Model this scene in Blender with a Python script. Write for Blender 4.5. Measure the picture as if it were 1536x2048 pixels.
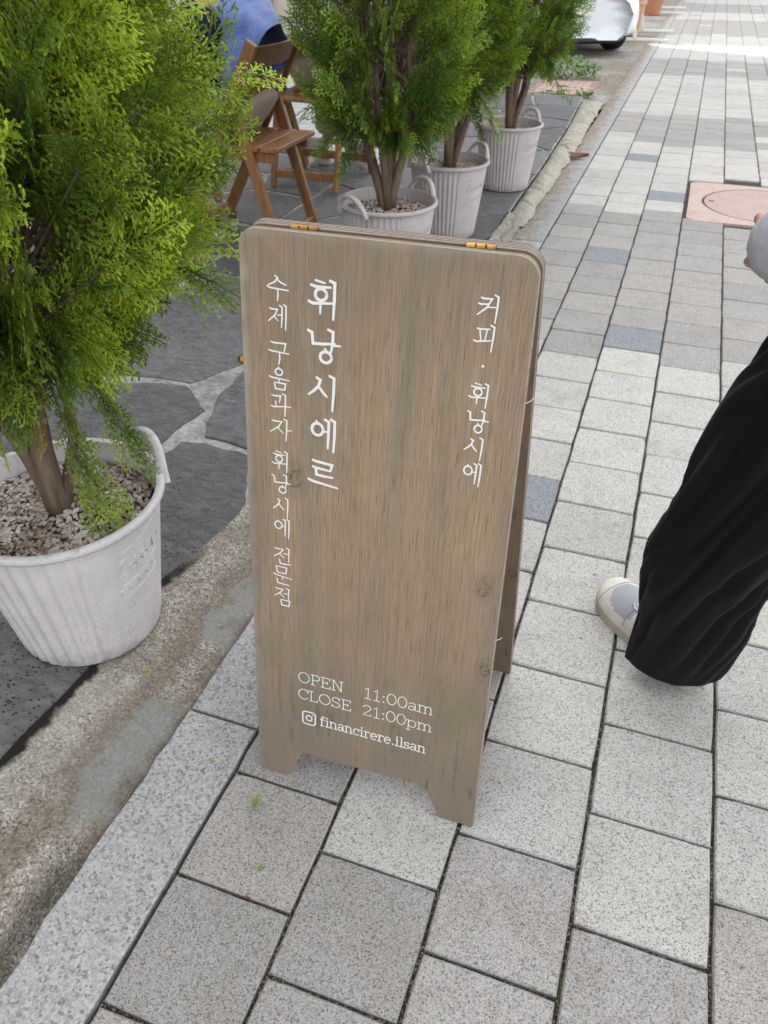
import bpy, math, random
import numpy as np
from mathutils import Vector, Matrix, noise

for o in list(bpy.data.objects):
    bpy.data.objects.remove(o)
scene = bpy.context.scene
COL = scene.collection
R = math.radians

# ---------------------------------------------------------------- camera
CAM = Vector((0.521, 0.0, 1.1958))
PITCH, YAW, ROLL, FPX = 0.64417, -0.33601, -0.004743, 1564.7
fw = Vector((math.sin(YAW) * math.cos(PITCH), math.cos(YAW) * math.cos(PITCH), -math.sin(PITCH)))
ri = Vector((math.cos(YAW), -math.sin(YAW), 0.0))
dn = fw.cross(ri)
ri, dn = math.cos(ROLL) * ri + math.sin(ROLL) * dn, -math.sin(ROLL) * ri + math.cos(ROLL) * dn
cam_data = bpy.data.cameras.new("camera")
cam = bpy.data.objects.new("camera", cam_data)
COL.objects.link(cam)
m3 = Matrix((ri, -dn, -fw)).transposed()
cam.matrix_world = Matrix.Translation(CAM) @ m3.to_4x4()
cam_data.sensor_fit = 'VERTICAL'
cam_data.sensor_height = 36.0
cam_data.sensor_width = 27.0
cam_data.lens = FPX / 2048.0 * 36.0
cam_data.clip_start = 0.02
cam_data.clip_end = 800.0
cam_data.dof.use_dof = True
cam_data.dof.focus_distance = 1.02
cam_data.dof.aperture_fstop = 13.0
scene.camera = cam
scene.render.resolution_x, scene.render.resolution_y = 768, 1024

# ---------------------------------------------------------------- sky, sun, exposure
SUN_EL = 50.0
SUN_DIR = Vector((0.93, -0.36, 0.0)).normalized()     # the way the light travels over the ground
world = bpy.data.worlds.new("World")
scene.world = world
world.use_nodes = True
wn = world.node_tree
wn.nodes.clear()
wo = wn.nodes.new('ShaderNodeOutputWorld')
bg = wn.nodes.new('ShaderNodeBackground')
sky = wn.nodes.new('ShaderNodeTexSky')
hs = wn.nodes.new('ShaderNodeHueSaturation')
sky.sky_type = 'NISHITA'
sky.sun_disc = False
sky.sun_elevation = R(SUN_EL)
sky.sun_rotation = math.atan2(-SUN_DIR.x, -SUN_DIR.y)
sky.air_density = 1.2
sky.dust_density = 4.0
hs.inputs['Saturation'].default_value = 0.12          # a thin white haze over the town
wn.links.new(sky.outputs[0], hs.inputs['Color'])
wn.links.new(hs.outputs[0], bg.inputs['Color'])
wn.links.new(bg.outputs[0], wo.inputs['Surface'])
bg.inputs['Strength'].default_value = 0.15
sun_data = bpy.data.lights.new("sun", 'SUN')
sun_data.energy = 2.0
sun_data.angle = R(0.55)
sun_data.color = (1.0, 0.93, 0.80)
sun = bpy.data.objects.new("sun", sun_data)
COL.objects.link(sun)
light_dir = Vector((SUN_DIR.x * math.cos(R(SUN_EL)), SUN_DIR.y * math.cos(R(SUN_EL)), -math.sin(R(SUN_EL))))
sun.rotation_euler = light_dir.to_track_quat('-Z', 'Y').to_euler()
sun.location = (-6, 4, 14)
vs = scene.view_settings
vs.view_transform = 'Standard'
vs.look = 'None'
vs.exposure = 2.2
vs.gamma = 1.0
scene.render.engine = 'CYCLES'

# ---------------------------------------------------------------- helpers
class MB:
    """collects vertices and faces for ONE mesh"""
    def __init__(s):
        s.v, s.f, s.m = [], [], []

    def add(s, vs_, fs, mi=0):
        b = len(s.v)
        s.v += [tuple(p) for p in vs_]
        s.f += [tuple(i + b for i in f) for f in fs]
        s.m += [mi] * len(fs)
        return s

    def box(s, c, d, M=None, mi=0, bev=0.0):
        hx, hy, hz = d[0] / 2, d[1] / 2, d[2] / 2
        if bev <= 0:
            p = [Vector((x, y, z)) for z in (-hz, hz) for y in (-hy, hy) for x in (-hx, hx)]
            f = [(0, 2, 3, 1), (4, 5, 7, 6), (0, 1, 5, 4), (2, 6, 7, 3), (0, 4, 6, 2), (1, 3, 7, 5)]
        else:
            p, idx, f = [], {}, []
            H = (hx, hy, hz)
            for sx in (-1, 1):
                for sy in (-1, 1):
                    for sz in (-1, 1):
                        for ax in range(3):
                            q = [sx * (hx - bev), sy * (hy - bev), sz * (hz - bev)]
                            q[ax] = (sx, sy, sz)[ax] * H[ax]
                            idx[(sx, sy, sz, ax)] = len(p)
                            p.append(Vector(q))
            for ax in range(3):
                a1, a2 = (ax + 1) % 3, (ax + 2) % 3
                for sg in (-1, 1):
                    ring = []
                    for u, w in ((-1, -1), (1, -1), (1, 1), (-1, 1)):
                        k = [0, 0, 0]; k[ax] = sg; k[a1] = u; k[a2] = w
                        ring.append(idx[(k[0], k[1], k[2], ax)])
                    f.append(tuple(ring if sg > 0 else ring[::-1]))
            for ax in range(3):
                a1, a2 = (ax + 1) % 3, (ax + 2) % 3
                for s1 in (-1, 1):
                    for s2 in (-1, 1):
                        def key(t, which):
                            k = [0, 0, 0]; k[ax] = t; k[a1] = s1; k[a2] = s2
                            return idx[(k[0], k[1], k[2], which)]
                        q = [key(-1, a1), key(1, a1), key(1, a2), key(-1, a2)]
                        f.append(tuple(q if s1 * s2 < 0 else q[::-1]))
            for sx in (-1, 1):
                for sy in (-1, 1):
                    for sz in (-1, 1):
                        q = [idx[(sx, sy, sz, a)] for a in range(3)]
                        f.append(tuple(q if sx * sy * sz > 0 else q[::-1]))
        c = Vector(c)
        p = [(M @ q if M else q) + c for q in p]
        return s.add(p, f, mi)

    def bar(s, a, b, w, t, up=(0, 0, 1), mi=0, bev=0.002):
        """a squared timber from a to b, w across and t thick (t along up)"""
        a, b = Vector(a), Vector(b)
        x = (b - a).normalized()
        u = Vector(up)
        y = u.cross(x).normalized()
        z = x.cross(y)
        M = Matrix((x, y, z)).transposed()
        return s.box((a + b) / 2, ((b - a).length, w, t), M, mi, bev)

    def tube(s, pts, rad, n=8, mi=0, cap=True, flat=1.0):
        pts = [Vector(p) for p in pts]
        if not hasattr(rad, '__len__'):
            rad = [rad] * len(pts)
        ref = Vector((0, 0, 1)) if abs((pts[-1] - pts[0]).normalized().z) < 0.9 else Vector((1, 0, 0))
        vv, ff = [], []
        for i, p in enumerate(pts):
            d = (pts[min(i + 1, len(pts) - 1)] - pts[max(i - 1, 0)]).normalized()
            x = (ref - d * ref.dot(d)).normalized()
            y = d.cross(x)
            ref = x
            for k in range(n):
                a = 2 * math.pi * k / n
                vv.append(p + (x * math.cos(a) + y * math.sin(a) * flat) * rad[i])
        for i in range(len(pts) - 1):
            for k in range(n):
                k2 = (k + 1) % n
                ff.append((i * n + k, i * n + k2, (i + 1) * n + k2, (i + 1) * n + k))
        if cap:
            ff.append(tuple(range(n))[::-1])
            ff.append(tuple((len(pts) - 1) * n + k for k in range(n)))
        return s.add(vv, ff, mi)

    def lathe(s, prof, n=48, c=(0, 0, 0), fn=None, mi=0, close=False):
        vv, ff = [], []
        for (r, z) in prof:
            for k in range(n):
                a = 2 * math.pi * k / n
                rr = fn(r, z, a) if fn else r
                vv.append((c[0] + rr * math.cos(a), c[1] + rr * math.sin(a), c[2] + z))
        for i in range(len(prof) - 1):
            for k in range(n):
                k2 = (k + 1) % n
                ff.append((i * n + k, i * n + k2, (i + 1) * n + k2, (i + 1) * n + k))
        if close:
            ff.append(tuple(range(n))[::-1])
            ff.append(tuple((len(prof) - 1) * n + k for k in range(n)))
        return s.add(vv, ff, mi)

    def prism(s, poly, z0, z1, mi=0, bev=0.0, side_mi=None):
        """poly: outline counter-clockwise, extruded z0..z1, top edge chamfered"""
        n = len(poly)
        P = [Vector((p[0], p[1])) for p in poly]
        top = P
        rings = [[(p.x, p.y, z0) for p in P]]
        if bev > 0:
            inn = []
            for i in range(n):
                e1 = (P[i] - P[i - 1]).normalized(); e2 = (P[(i + 1) % n] - P[i]).normalized()
                nn = Vector((-(e1.y + e2.y), e1.x + e2.x))
                nn = nn.normalized() if nn.length > 1e-6 else Vector((-e1.y, e1.x))
                inn.append(P[i] + nn * bev)
            rings.append([(p.x, p.y, z1 - bev) for p in P])
            rings.append([(p.x, p.y, z1) for p in inn])
        else:
            rings.append([(p.x, p.y, z1) for p in P])
        vv = [q for r_ in rings for q in r_]
        k = len(rings)
        sm = mi if side_mi is None else side_mi
        side = [(r_ * n + i, r_ * n + (i + 1) % n, (r_ + 1) * n + (i + 1) % n, (r_ + 1) * n + i) for r_ in range(k - 1) for i in range(n)]
        s.add(vv, side, sm)
        b = len(s.v) - len(vv)
        s.f.append(tuple(b + (k - 1) * n + i for i in range(n))); s.m.append(mi)
        s.f.append(tuple(b + i for i in range(n))[::-1]); s.m.append(mi)
        return s

    def build(s, name, mats, parent=None, smooth=False, loc=None, rot=None, flip=False):
        me = bpy.data.meshes.new(name)
        me.from_pydata(s.v, [], [f[::-1] for f in s.f] if flip else s.f)
        if not isinstance(mats, (list, tuple)):
            mats = [mats]
        for m in mats:
            me.materials.append(m)
        if len(mats) > 1:
            me.polygons.foreach_set('material_index', s.m)
        if smooth is True:
            me.polygons.foreach_set('use_smooth', [True] * len(me.polygons))
        elif smooth:
            me.polygons.foreach_set('use_smooth', [True] * len(me.polygons))
            me.set_sharp_from_angle(angle=R(smooth))
        me.update()
        return link(name, me, parent, loc, rot)


def link(name, data, parent=None, loc=None, rot=None):
    o = bpy.data.objects.new(name, data)
    COL.objects.link(o)
    if parent:
        o.parent = parent
    if loc is not None:
        o.location = loc
    if rot is not None:
        o.rotation_euler = rot
    return o


def tag(o, label=None, cat=None, group=None, kind=None):
    if label: o['label'] = label
    if cat: o['category'] = cat
    if group: o['group'] = group
    if kind: o['kind'] = kind
    return o


def thing(name, label, cat, loc=(0, 0, 0), rz=0.0, group=None):
    o = link(name, None, None, loc, (0, 0, rz))
    o.empty_display_size = 0.1
    return tag(o, label, cat, group)


# ---- node helper
class NT:
    def __init__(s, name):
        s.mat = bpy.data.materials.new(name)
        s.mat.use_nodes = True
        s.t = s.mat.node_tree
        s.b = s.t.nodes['Principled BSDF']
        s.out = s.t.nodes['Material Output']

    def n(s, kind, ins=None, **props):
        nd = s.t.nodes.new('ShaderNode' + kind)
        for k, v in props.items():
            setattr(nd, k, v)
        for k, v in (ins or {}).items():
            s.set(nd.inputs[k], v)
        return nd

    def set(s, sock, v):
        if isinstance(v, bpy.types.NodeSocket):
            s.t.links.new(v, sock)
        elif isinstance(v, bpy.types.Node):
            s.t.links.new(v.outputs[0], sock)
        else:
            if sock.type == 'RGBA' and len(v) == 3:
                v = (*v, 1.0)
            sock.default_value = v

    def ramp(s, fac, stops, interp='LINEAR'):
        nd = s.n('ValToRGB', {'Fac': fac})
        nd.color_ramp.interpolation = interp
        el = nd.color_ramp.elements
        while len(el) < len(stops):
            el.new(0.5)
        for e, (p, c) in zip(el, stops):
            e.position = p
            e.color = (*c, 1.0) if hasattr(c, '__len__') else (c, c, c, 1.0)
        return nd.outputs[0]

    def mix(s, fac, a, b, mode='MIX'):
        nd = s.n('Mix', data_type='RGBA', blend_type=mode)
        s.set(nd.inputs[0], fac); s.set(nd.inputs[6], a); s.set(nd.inputs[7], b)
        return nd.outputs[2]

    def math(s, op, a, b=0.0, c=0.0, clamp=False):
        nd = s.n('Math', operation=op, use_clamp=clamp)
        s.set(nd.inputs[0], a); s.set(nd.inputs[1], b)
        if op in ('MULTIPLY_ADD', 'SMOOTH_MIN', 'COMPARE'): s.set(nd.inputs[2], c)
        return nd.outputs[0]

    def noise(s, vec, scale, detail=4.0, rough=0.55, dist=0.0):
        return s.n('TexNoise', {'Vector': vec, 'Scale': scale, 'Detail': detail, 'Roughness': rough, 'Distortion': dist}).outputs[0]

    def voro(s, vec, scale, feature='F1', out=0, rnd=1.0):
        return s.n('TexVoronoi', {'Vector': vec, 'Scale': scale, 'Randomness': rnd}, feature=feature).outputs[out]

    def mapping(s, vec, scale=(1, 1, 1), loc=(0, 0, 0), rot=(0, 0, 0)):
        return s.n('Mapping', {'Vector': vec, 'Scale': scale, 'Location': loc, 'Rotation': rot}).outputs[0]

    def pos(s):
        return s.n('NewGeometry').outputs['Position']

    def obj(s):
        return s.n('TexCoord').outputs['Object']

    def sep(s, vec):
        return s.n('SeparateXYZ', {0: vec}).outputs

    def map(s, v, a, b, c=0.0, d=1.0):
        return s.n('MapRange', {0: v, 1: a, 2: b, 3: c, 4: d}, clamp=True).outputs[0]

    def bump(s, h, strength=0.3, dist=0.002, normal=None):
        nd = s.n('Bump', {'Height': h, 'Strength': strength, 'Distance': dist})
        if normal: s.set(nd.inputs['Normal'], normal)
        s.set(s.b.inputs['Normal'], nd.outputs[0])
        return nd.outputs[0]

    def done(s, color, rough=0.8, spec=0.3, metal=0.0):
        s.set(s.b.inputs['Base Color'], color)
        s.set(s.b.inputs['Roughness'], rough)
        s.b.inputs['Specular IOR Level'].default_value = spec
        s.b.inputs['Metallic'].default_value = metal
        return s.mat


def lin(r, g, b):
    f = lambda c: (c / 255 / 12.92) if c / 255 <= 0.04045 else ((c / 255 + 0.055) / 1.055) ** 2.4
    return (f(r), f(g), f(b))

# ---------------------------------------------------------------- materials
def speckled(name, base, dark, light, scale=330.0, stain=(0.5, 0.47, 0.43), amount=0.35, dirt=False):
    t = NT(name)
    p = t.pos()
    c1 = t.sep(t.voro(p, scale, out=1))[0]
    c2 = t.sep(t.voro(p, scale * 2.3, out=1))[1]
    col = t.ramp(c1, [(0.0, dark), (0.13, dark), (0.2, base), (0.62, base), (0.72, light), (1.0, light)])
    col = t.mix(0.4, col, t.ramp(c2, [(0.0, dark), (0.16, dark), (0.25, base), (0.7, base), (0.8, light)]))
    rnd = t.n('ObjectInfo').outputs['Random']
    tone = t.ramp(rnd, [(0.0, (0.90, 0.90, 0.895)), (0.5, (1.0, 1.0, 1.0)), (1.0, (1.06, 1.05, 1.02))])
    col = t.mix(1.0, col, tone, 'MULTIPLY')
    blotch = t.math('MULTIPLY', t.map(t.noise(p, 9.0, 5.0, 0.65), 0.48, 0.75), amount)
    col = t.mix(blotch, col, stain, 'MULTIPLY')
    spots = t.map(t.noise(p, 45.0, 3.0, 0.6), 0.66, 0.76)
    col = t.mix(t.math('MULTIPLY', spots, 0.5), col, (0.55, 0.53, 0.5), 'MULTIPLY')
    if dirt:
        x = t.sep(p)[0]; y = t.sep(p)[1]
        edge = t.map(t.math('ADD', x, t.math('MULTIPLY_ADD', t.noise(p, 14.0, 5.0, 0.7), 0.34, -0.17)), -0.035, -0.10)
        far = t.map(y, 2.4, 4.2)
        near = t.map(t.noise(p, 5.0, 4.0), 0.58, 0.66)
        f = t.math('MULTIPLY', edge, t.math('MAXIMUM', far, t.math('MULTIPLY', near, 0.4)))
        col = t.mix(t.math('MULTIPLY', f, 0.8), col, t.ramp(t.noise(p, 60.0), [(0.3, (0.11, 0.08, 0.055)), (0.7, (0.3, 0.24, 0.17))]))
    t.bump(t.math('ADD', c1, t.math('MULTIPLY', t.noise(p, 120.0, 3.0), 0.8)), 0.35, 0.0012)
    return t.done(col, 0.85, 0.25)

M_PAV = [speckled('paver_light', (0.43, 0.42, 0.398), (0.10, 0.098, 0.094), (0.56, 0.55, 0.525), 480.0),
         speckled('paver_grey', (0.295, 0.282, 0.270), (0.08, 0.077, 0.074), (0.42, 0.405, 0.388), 480.0),
         speckled('paver_blue_grey', (0.20, 0.215, 0.235), (0.09, 0.095, 0.105), (0.29, 0.305, 0.325), amount=0.2)]
M_KERB = speckled('kerb_granite', (0.315, 0.318, 0.318), (0.13, 0.133, 0.137), (0.44, 0.442, 0.438), 240.0, amount=0.25, dirt=True)
M_PINK = speckled('pink_granite', (0.44, 0.335, 0.305), (0.26, 0.17, 0.15), (0.55, 0.44, 0.41), 300.0)

def m_joint():
    t = NT('joint_sand'); p = t.pos()
    g = t.voro(p, 420.0, out=1)
    col = t.mix(t.map(t.sep(g)[0], 0.66, 0.95), (0.034, 0.029, 0.024), (0.24, 0.22, 0.19))
    moss = t.map(t.noise(p, 6.0, 4.0, 0.6), 0.60, 0.70)
    col = t.mix(t.math('MULTIPLY', moss, 0.6), col, (0.05, 0.065, 0.018))
    t.bump(t.sep(g)[1], 0.6, 0.003)
    return t.done(col, 0.95, 0.1)
M_JOINT = m_joint()

def m_strip():
    """'across' runs 0 at the flagstones to 1 at the kerb"""
    t = NT('rough_cement'); p = t.pos(); y = t.sep(p)[1]
    u = t.n('Attribute', attribute_name='across').outputs['Fac']
    grain = t.sep(t.voro(p, 300.0, out=1))[0]
    fine = t.noise(p, 170.0, 5.0, 0.7)
    n1 = t.noise(p, 10.0, 5.0, 0.65)
    uw = t.math('ADD', u, t.math('MULTIPLY_ADD', n1, 0.7, -0.35))
    beige = t.ramp(grain, [(0.0, (0.09, 0.077, 0.06)), (0.22, (0.225, 0.202, 0.168)), (0.7, (0.325, 0.30, 0.256)), (1.0, (0.50, 0.475, 0.43))])
    pale = t.map(t.noise(p, 4.0, 4.0, 0.6), 0.50, 0.66)
    beige = t.mix(t.math('MULTIPLY', pale, 0.45), beige, (0.42, 0.40, 0.35))
    grey = t.ramp(fine, [(0.3, (0.155, 0.155, 0.145)), (0.7, (0.27, 0.27, 0.255))])
    yw = t.math('ADD', y, t.math('MULTIPLY_ADD', t.noise(p, 8.0, 3.0), 0.16, -0.08))
    gate = t.math('MAXIMUM', t.math('MULTIPLY', t.map(yw, 0.50, 0.54), t.map(yw, 0.80, 0.76)), t.map(yw, 0.92, 0.96))
    sm = t.math('MULTIPLY', t.map(uw, 0.60, 0.66), gate)
    brown = t.map(t.noise(t.mapping(p, (1, 0.6, 1)), 8.0, 6.0, 0.72), 0.47, 0.62)
    ring = t.math('MULTIPLY', t.map(uw, 0.34, 0.56), t.map(uw, 0.78, 0.62))
    foot = t.map(t.math('ADD', u, t.math('MULTIPLY_ADD', t.noise(p, 22.0, 4.0), 0.5, -0.25)), 0.82, 1.0)
    bf = t.math('MAXIMUM', t.math('MULTIPLY', brown, 0.5), t.math('MULTIPLY', ring, 0.6))
    dirtc = t.ramp(fine, [(0.3, (0.055, 0.041, 0.028)), (0.75, (0.185, 0.142, 0.097))])
    col = t.mix(bf, beige, dirtc)
    col = t.mix(t.math('MULTIPLY', sm, 0.9), col, grey)
    col = t.mix(t.math('MULTIPLY', foot, 0.75), col, dirtc)
    sand = t.math('MULTIPLY', t.map(t.noise(p, 13.0, 3.0), 0.62, 0.68), t.map(u, 0.6, 0.9))
    col = t.mix(t.math('MULTIPLY', sand, 0.7), col, (0.42, 0.32, 0.20))
    blk = t.map(t.noise(p, 20.0, 6.0, 0.75), 0.60, 0.70)
    col = t.mix(t.math('MULTIPLY', blk, 0.6), col, (0.05, 0.042, 0.035))
    crack = t.map(t.math('ADD', u, t.math('MULTIPLY_ADD', t.noise(p, 30.0, 4.0), 0.16, -0.08)), 0.11, 0.065)
    crack = t.math('MULTIPLY', crack, t.map(t.noise(p, 3.5, 3.0), 0.40, 0.52))
    col = t.mix(crack, col, (0.018, 0.016, 0.014))
    h = t.math('ADD', t.math('MULTIPLY', grain, t.math('SUBTRACT', 1.0, t.math('MULTIPLY', sm, 0.8))), fine)
    t.bump(h, 0.7, 0.003)
    return t.done(col, 0.9, 0.2)
M_STRIP = m_strip()

def m_bead():
    t = NT('cream_cement'); p = t.pos()
    f = t.noise(p, 60.0, 6.0, 0.7)
    col = t.ramp(f, [(0.25, (0.15, 0.132, 0.10)), (0.45, (0.315, 0.295, 0.245)), (0.8, (0.46, 0.445, 0.39))])
    col = t.mix(t.map(t.noise(p, 14.0, 5.0, 0.7), 0.58, 0.7), col, (0.14, 0.11, 0.075))
    t.bump(f, 0.7, 0.006)
    return t.done(col, 0.9, 0.15)
M_BEAD = m_bead()

def m_slate():
    t = NT('slate'); p = t.pos()
    cl = t.noise(t.mapping(p, (1.0, 2.2, 1.0), rot=(0, 0, 0.5)), 22.0, 7.0, 0.7, 0.6)
    rnd = t.n('ObjectInfo').outputs['Random']
    base = t.ramp(cl, [(0.25, (0.064, 0.064, 0.065)), (0.5, (0.112, 0.112, 0.113)), (0.8, (0.20, 0.199, 0.197))])
    base = t.mix(1.0, base, t.ramp(rnd, [(0.0, (0.78, 0.78, 0.8)), (1.0, (1.35, 1.35, 1.36))]), 'MULTIPLY')
    d = t.voro(t.mapping(p, (1.0, 1.6, 1.0), rot=(0, 0, 0.4)), 115.0)
    pick = t.sep(t.voro(t.mapping(p, (1.0, 1.6, 1.0), rot=(0, 0, 0.4)), 115.0, out=1))[0]
    area = t.map(t.noise(p, 6.0, 3.0), 0.40, 0.56)
    pit = t.math('MULTIPLY', t.math('MULTIPLY', t.map(d, 0.40, 0.26), t.map(pick, 0.62, 0.66)), area)
    col = t.mix(pit, base, (0.012, 0.012, 0.013))
    dust = t.map(t.noise(p, 7.0, 5.0, 0.65), 0.54, 0.74)
    col = t.mix(t.math('MULTIPLY', dust, 0.35), col, (0.24, 0.23, 0.21))
    h = t.math('SUBTRACT', t.math('MULTIPLY', cl, 1.5), t.math('MULTIPLY', pit, 1.0))
    t.bump(h, 0.8, 0.004)
    return t.done(col, 0.72, 0.35)
M_SLATE = m_slate()

def m_mortar():
    t = NT('terrace_mortar'); p = t.pos()
    f = t.noise(p, 70.0, 6.0, 0.75)
    col = t.ramp(f, [(0.25, (0.17, 0.165, 0.155)), (0.55, (0.38, 0.375, 0.36)), (0.8, (0.58, 0.58, 0.56))])
    col = t.mix(t.map(t.noise(p, 12.0, 6.0, 0.75), 0.48, 0.64, 0.0, 0.8), col, (0.15, 0.143, 0.135))
    t.bump(f, 0.8, 0.004)
    return t.done(col, 0.9, 0.15)
M_MORTAR = m_mortar()

def m_wood_panel(name, warm=1.0):
    t = NT(name); p = t.obj(); s = t.sep(p); x, z = s[0], s[2]
    wob = t.n('Combine' + 'XYZ', {0: t.math('MULTIPLY_ADD', t.noise(p, 7.0, 2.0), 0.03, x), 1: 0.0, 2: z}).outputs[0]
    # knots pull the grain round them
    kn = None
    for (kx, kz, r) in ((0.352, 0.469, 0.03), (0.072, 0.584, 0.034), (0.368, 0.328, 0.03)):
        d = t.math('SQRT', t.math('ADD', t.math('POWER', t.math('SUBTRACT', x, kx), 2.0),
                                  t.math('POWER', t.math('MULTIPLY', t.math('SUBTRACT', z, kz), 0.6), 2.0)))
        f = t.map(d, r, 0.0)
        kn = f if kn is None else t.math('MAXIMUM', kn, f)
    fig = t.noise(t.mapping(wob, (12.0, 1.0, 0.75), (0.37, 0, 0)), 1.0, 2.5, 0.55, 0.3)
    lane = t.n('CombineXYZ', {0: t.math('MULTIPLY_ADD', t.noise(p, 5.0, 1.0), 0.006, x), 1: 0.0, 2: z}).outputs[0]
    streak = t.noise(t.mapping(lane, (260.0, 1.0, 1.9)), 1.0, 4.0, 0.65)
    pore = t.noise(t.mapping(lane, (820.0, 1.0, 22.0)), 1.0, 3.0, 0.7)
    col = t.ramp(fig, [(0.27, (0.262, 0.216, 0.154)), (0.41, (0.305, 0.238, 0.160)), (0.50, (0.362, 0.260, 0.165)), (0.60, (0.352, 0.258, 0.168)), (0.72, (0.286, 0.230, 0.160))])
    col = t.mix(t.map(streak, 0.44, 0.70, 0.0, 0.55), col, (0.185, 0.146, 0.102))
    col = t.mix(t.map(pore, 0.52, 0.66, 0.0, 0.72), col, (0.095, 0.072, 0.050))
    col = t.mix(t.map(pore, 0.44, 0.30, 0.0, 0.36), col, (0.50, 0.40, 0.285))
    blot = t.noise(t.mapping(p, (9.0, 1.0, 3.2), (5.3, 0, 1.1)), 1.0, 5.0, 0.62, 0.5)
    col = t.mix(t.map(blot, 0.50, 0.72, 0.0, 0.55), col, (0.165, 0.135, 0.100))
    edge = t.math('MAXIMUM', t.map(t.math('ADD', x, t.math('MULTIPLY_ADD', t.noise(p, 30.0, 4.0), 0.03, -0.015)), 0.012, 0.0), t.map(t.math('ADD', z, t.math('MULTIPLY_ADD', t.noise(p, 30.0, 4.0), 0.03, -0.015)), 0.900, 0.914))
    col = t.mix(t.math('MULTIPLY', edge, 0.5), col, (0.46, 0.415, 0.345))
    # the stain has weathered grey at the head and at the feet
    wth = t.math('ADD', z, t.math('MULTIPLY_ADD', t.noise(t.mapping(p, (9.0, 1.0, 3.0)), 1.0, 3.0), 0.5, -0.25))
    grey = t.math('MAXIMUM', t.map(wth, 0.50, 0.10, 0.0, 1.0), t.map(wth, 0.78, 0.98, 0.0, 0.6))
    grey = t.math('MAXIMUM', grey, t.map(t.noise(t.mapping(p, (14.0, 1.0, 1.2), (3.1, 0, 0)), 1.0, 3.0), 0.52, 0.70, 0.0, 0.65))
    col = t.mix(grey, col, t.mix(0.72, col, (0.160, 0.136, 0.110)))
    dk = t.noise(t.mapping(p, (60.0, 1.0, 9.0), (1.7, 0, 4.0)), 1.0, 4.0, 0.7)
    col = t.mix(t.map(t.math('MULTIPLY', t.map(dk, 0.56, 0.68), t.map(z, 0.34, 0.06)), 0.0, 1.0, 0.0, 0.75), col, (0.055, 0.042, 0.032))
    rings = t.math('SINE', t.math('MULTIPLY', t.math('ADD', kn, t.math('MULTIPLY', t.noise(p, 60.0), 0.25)), 22.0))
    kcol = t.mix(t.map(rings, 0.2, 0.9), (0.21, 0.16, 0.115), (0.13, 0.10, 0.072))
    col = t.mix(t.map(kn, 0.30, 0.95, 0.0, 0.6), col, kcol)
    col = t.mix(t.map(t.math('MULTIPLY', t.map(kn, 0.55, 0.8), t.map(t.noise(p, 130.0, 3.0, 0.7), 0.50, 0.58)), 0.0, 1.0, 0.0, 0.7), col, (0.05, 0.04, 0.032))
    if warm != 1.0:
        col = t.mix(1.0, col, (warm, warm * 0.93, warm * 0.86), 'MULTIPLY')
    t.bump(t.math('ADD', pore, t.math('MULTIPLY', streak, 0.6)), 0.35, 0.0008)
    return t.done(col, 0.62, 0.3)
M_PANEL = m_wood_panel('stained_plywood')
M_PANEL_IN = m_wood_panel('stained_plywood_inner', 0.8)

def m_ply():
    t = NT('plywood_edge'); p = t.obj(); y = t.sep(p)[1]
    w = t.math('SINE', t.math('MULTIPLY', t.math('ADD', y, t.math('MULTIPLY', t.noise(t.mapping(p, (8, 60, 8)), 3.0), 0.0003)), 2 * math.pi / 0.0031))
    col = t.ramp(t.map(w, -1, 1), [(0.2, (0.085, 0.062, 0.047)), (0.55, (0.21, 0.168, 0.128)), (0.9, (0.38, 0.325, 0.26))])
    f = t.noise(p, 120.0, 4.0)
    col = t.mix(t.map(f, 0.5, 0.7, 0.0, 0.45), col, (0.14, 0.11, 0.085))
    t.bump(w, 0.3, 0.0006)
    return t.done(col, 0.75, 0.25)
M_PLY = m_ply()

def plain(name, col, rough=0.6, spec=0.4, metal=0.0, var=0.12, scale=30.0, bump=0.0, bscale=200.0):
    t = NT(name); p = t.obj()
    f = t.noise(p, scale, 4.0, 0.6)
    c = t.mix(t.map(f, 0.35, 0.7), tuple(x * (1 + var) for x in col), tuple(x * (1 - var) for x in col))
    if bump:
        t.bump(t.noise(p, bscale, 3.0), bump, 0.002)
    return t.done(c, rough, spec, metal)

M_PAINT = plain('white_sign_paint', (0.80, 0.79, 0.76), 0.55, 0.4, var=0.05)
M_BRASS = plain('aged_brass', (0.36, 0.20, 0.065), 0.42, 0.5, 1.0, 0.3, 90.0)
M_THREAD = plain('pale_thread', (0.72, 0.62, 0.48), 0.7)

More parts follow.
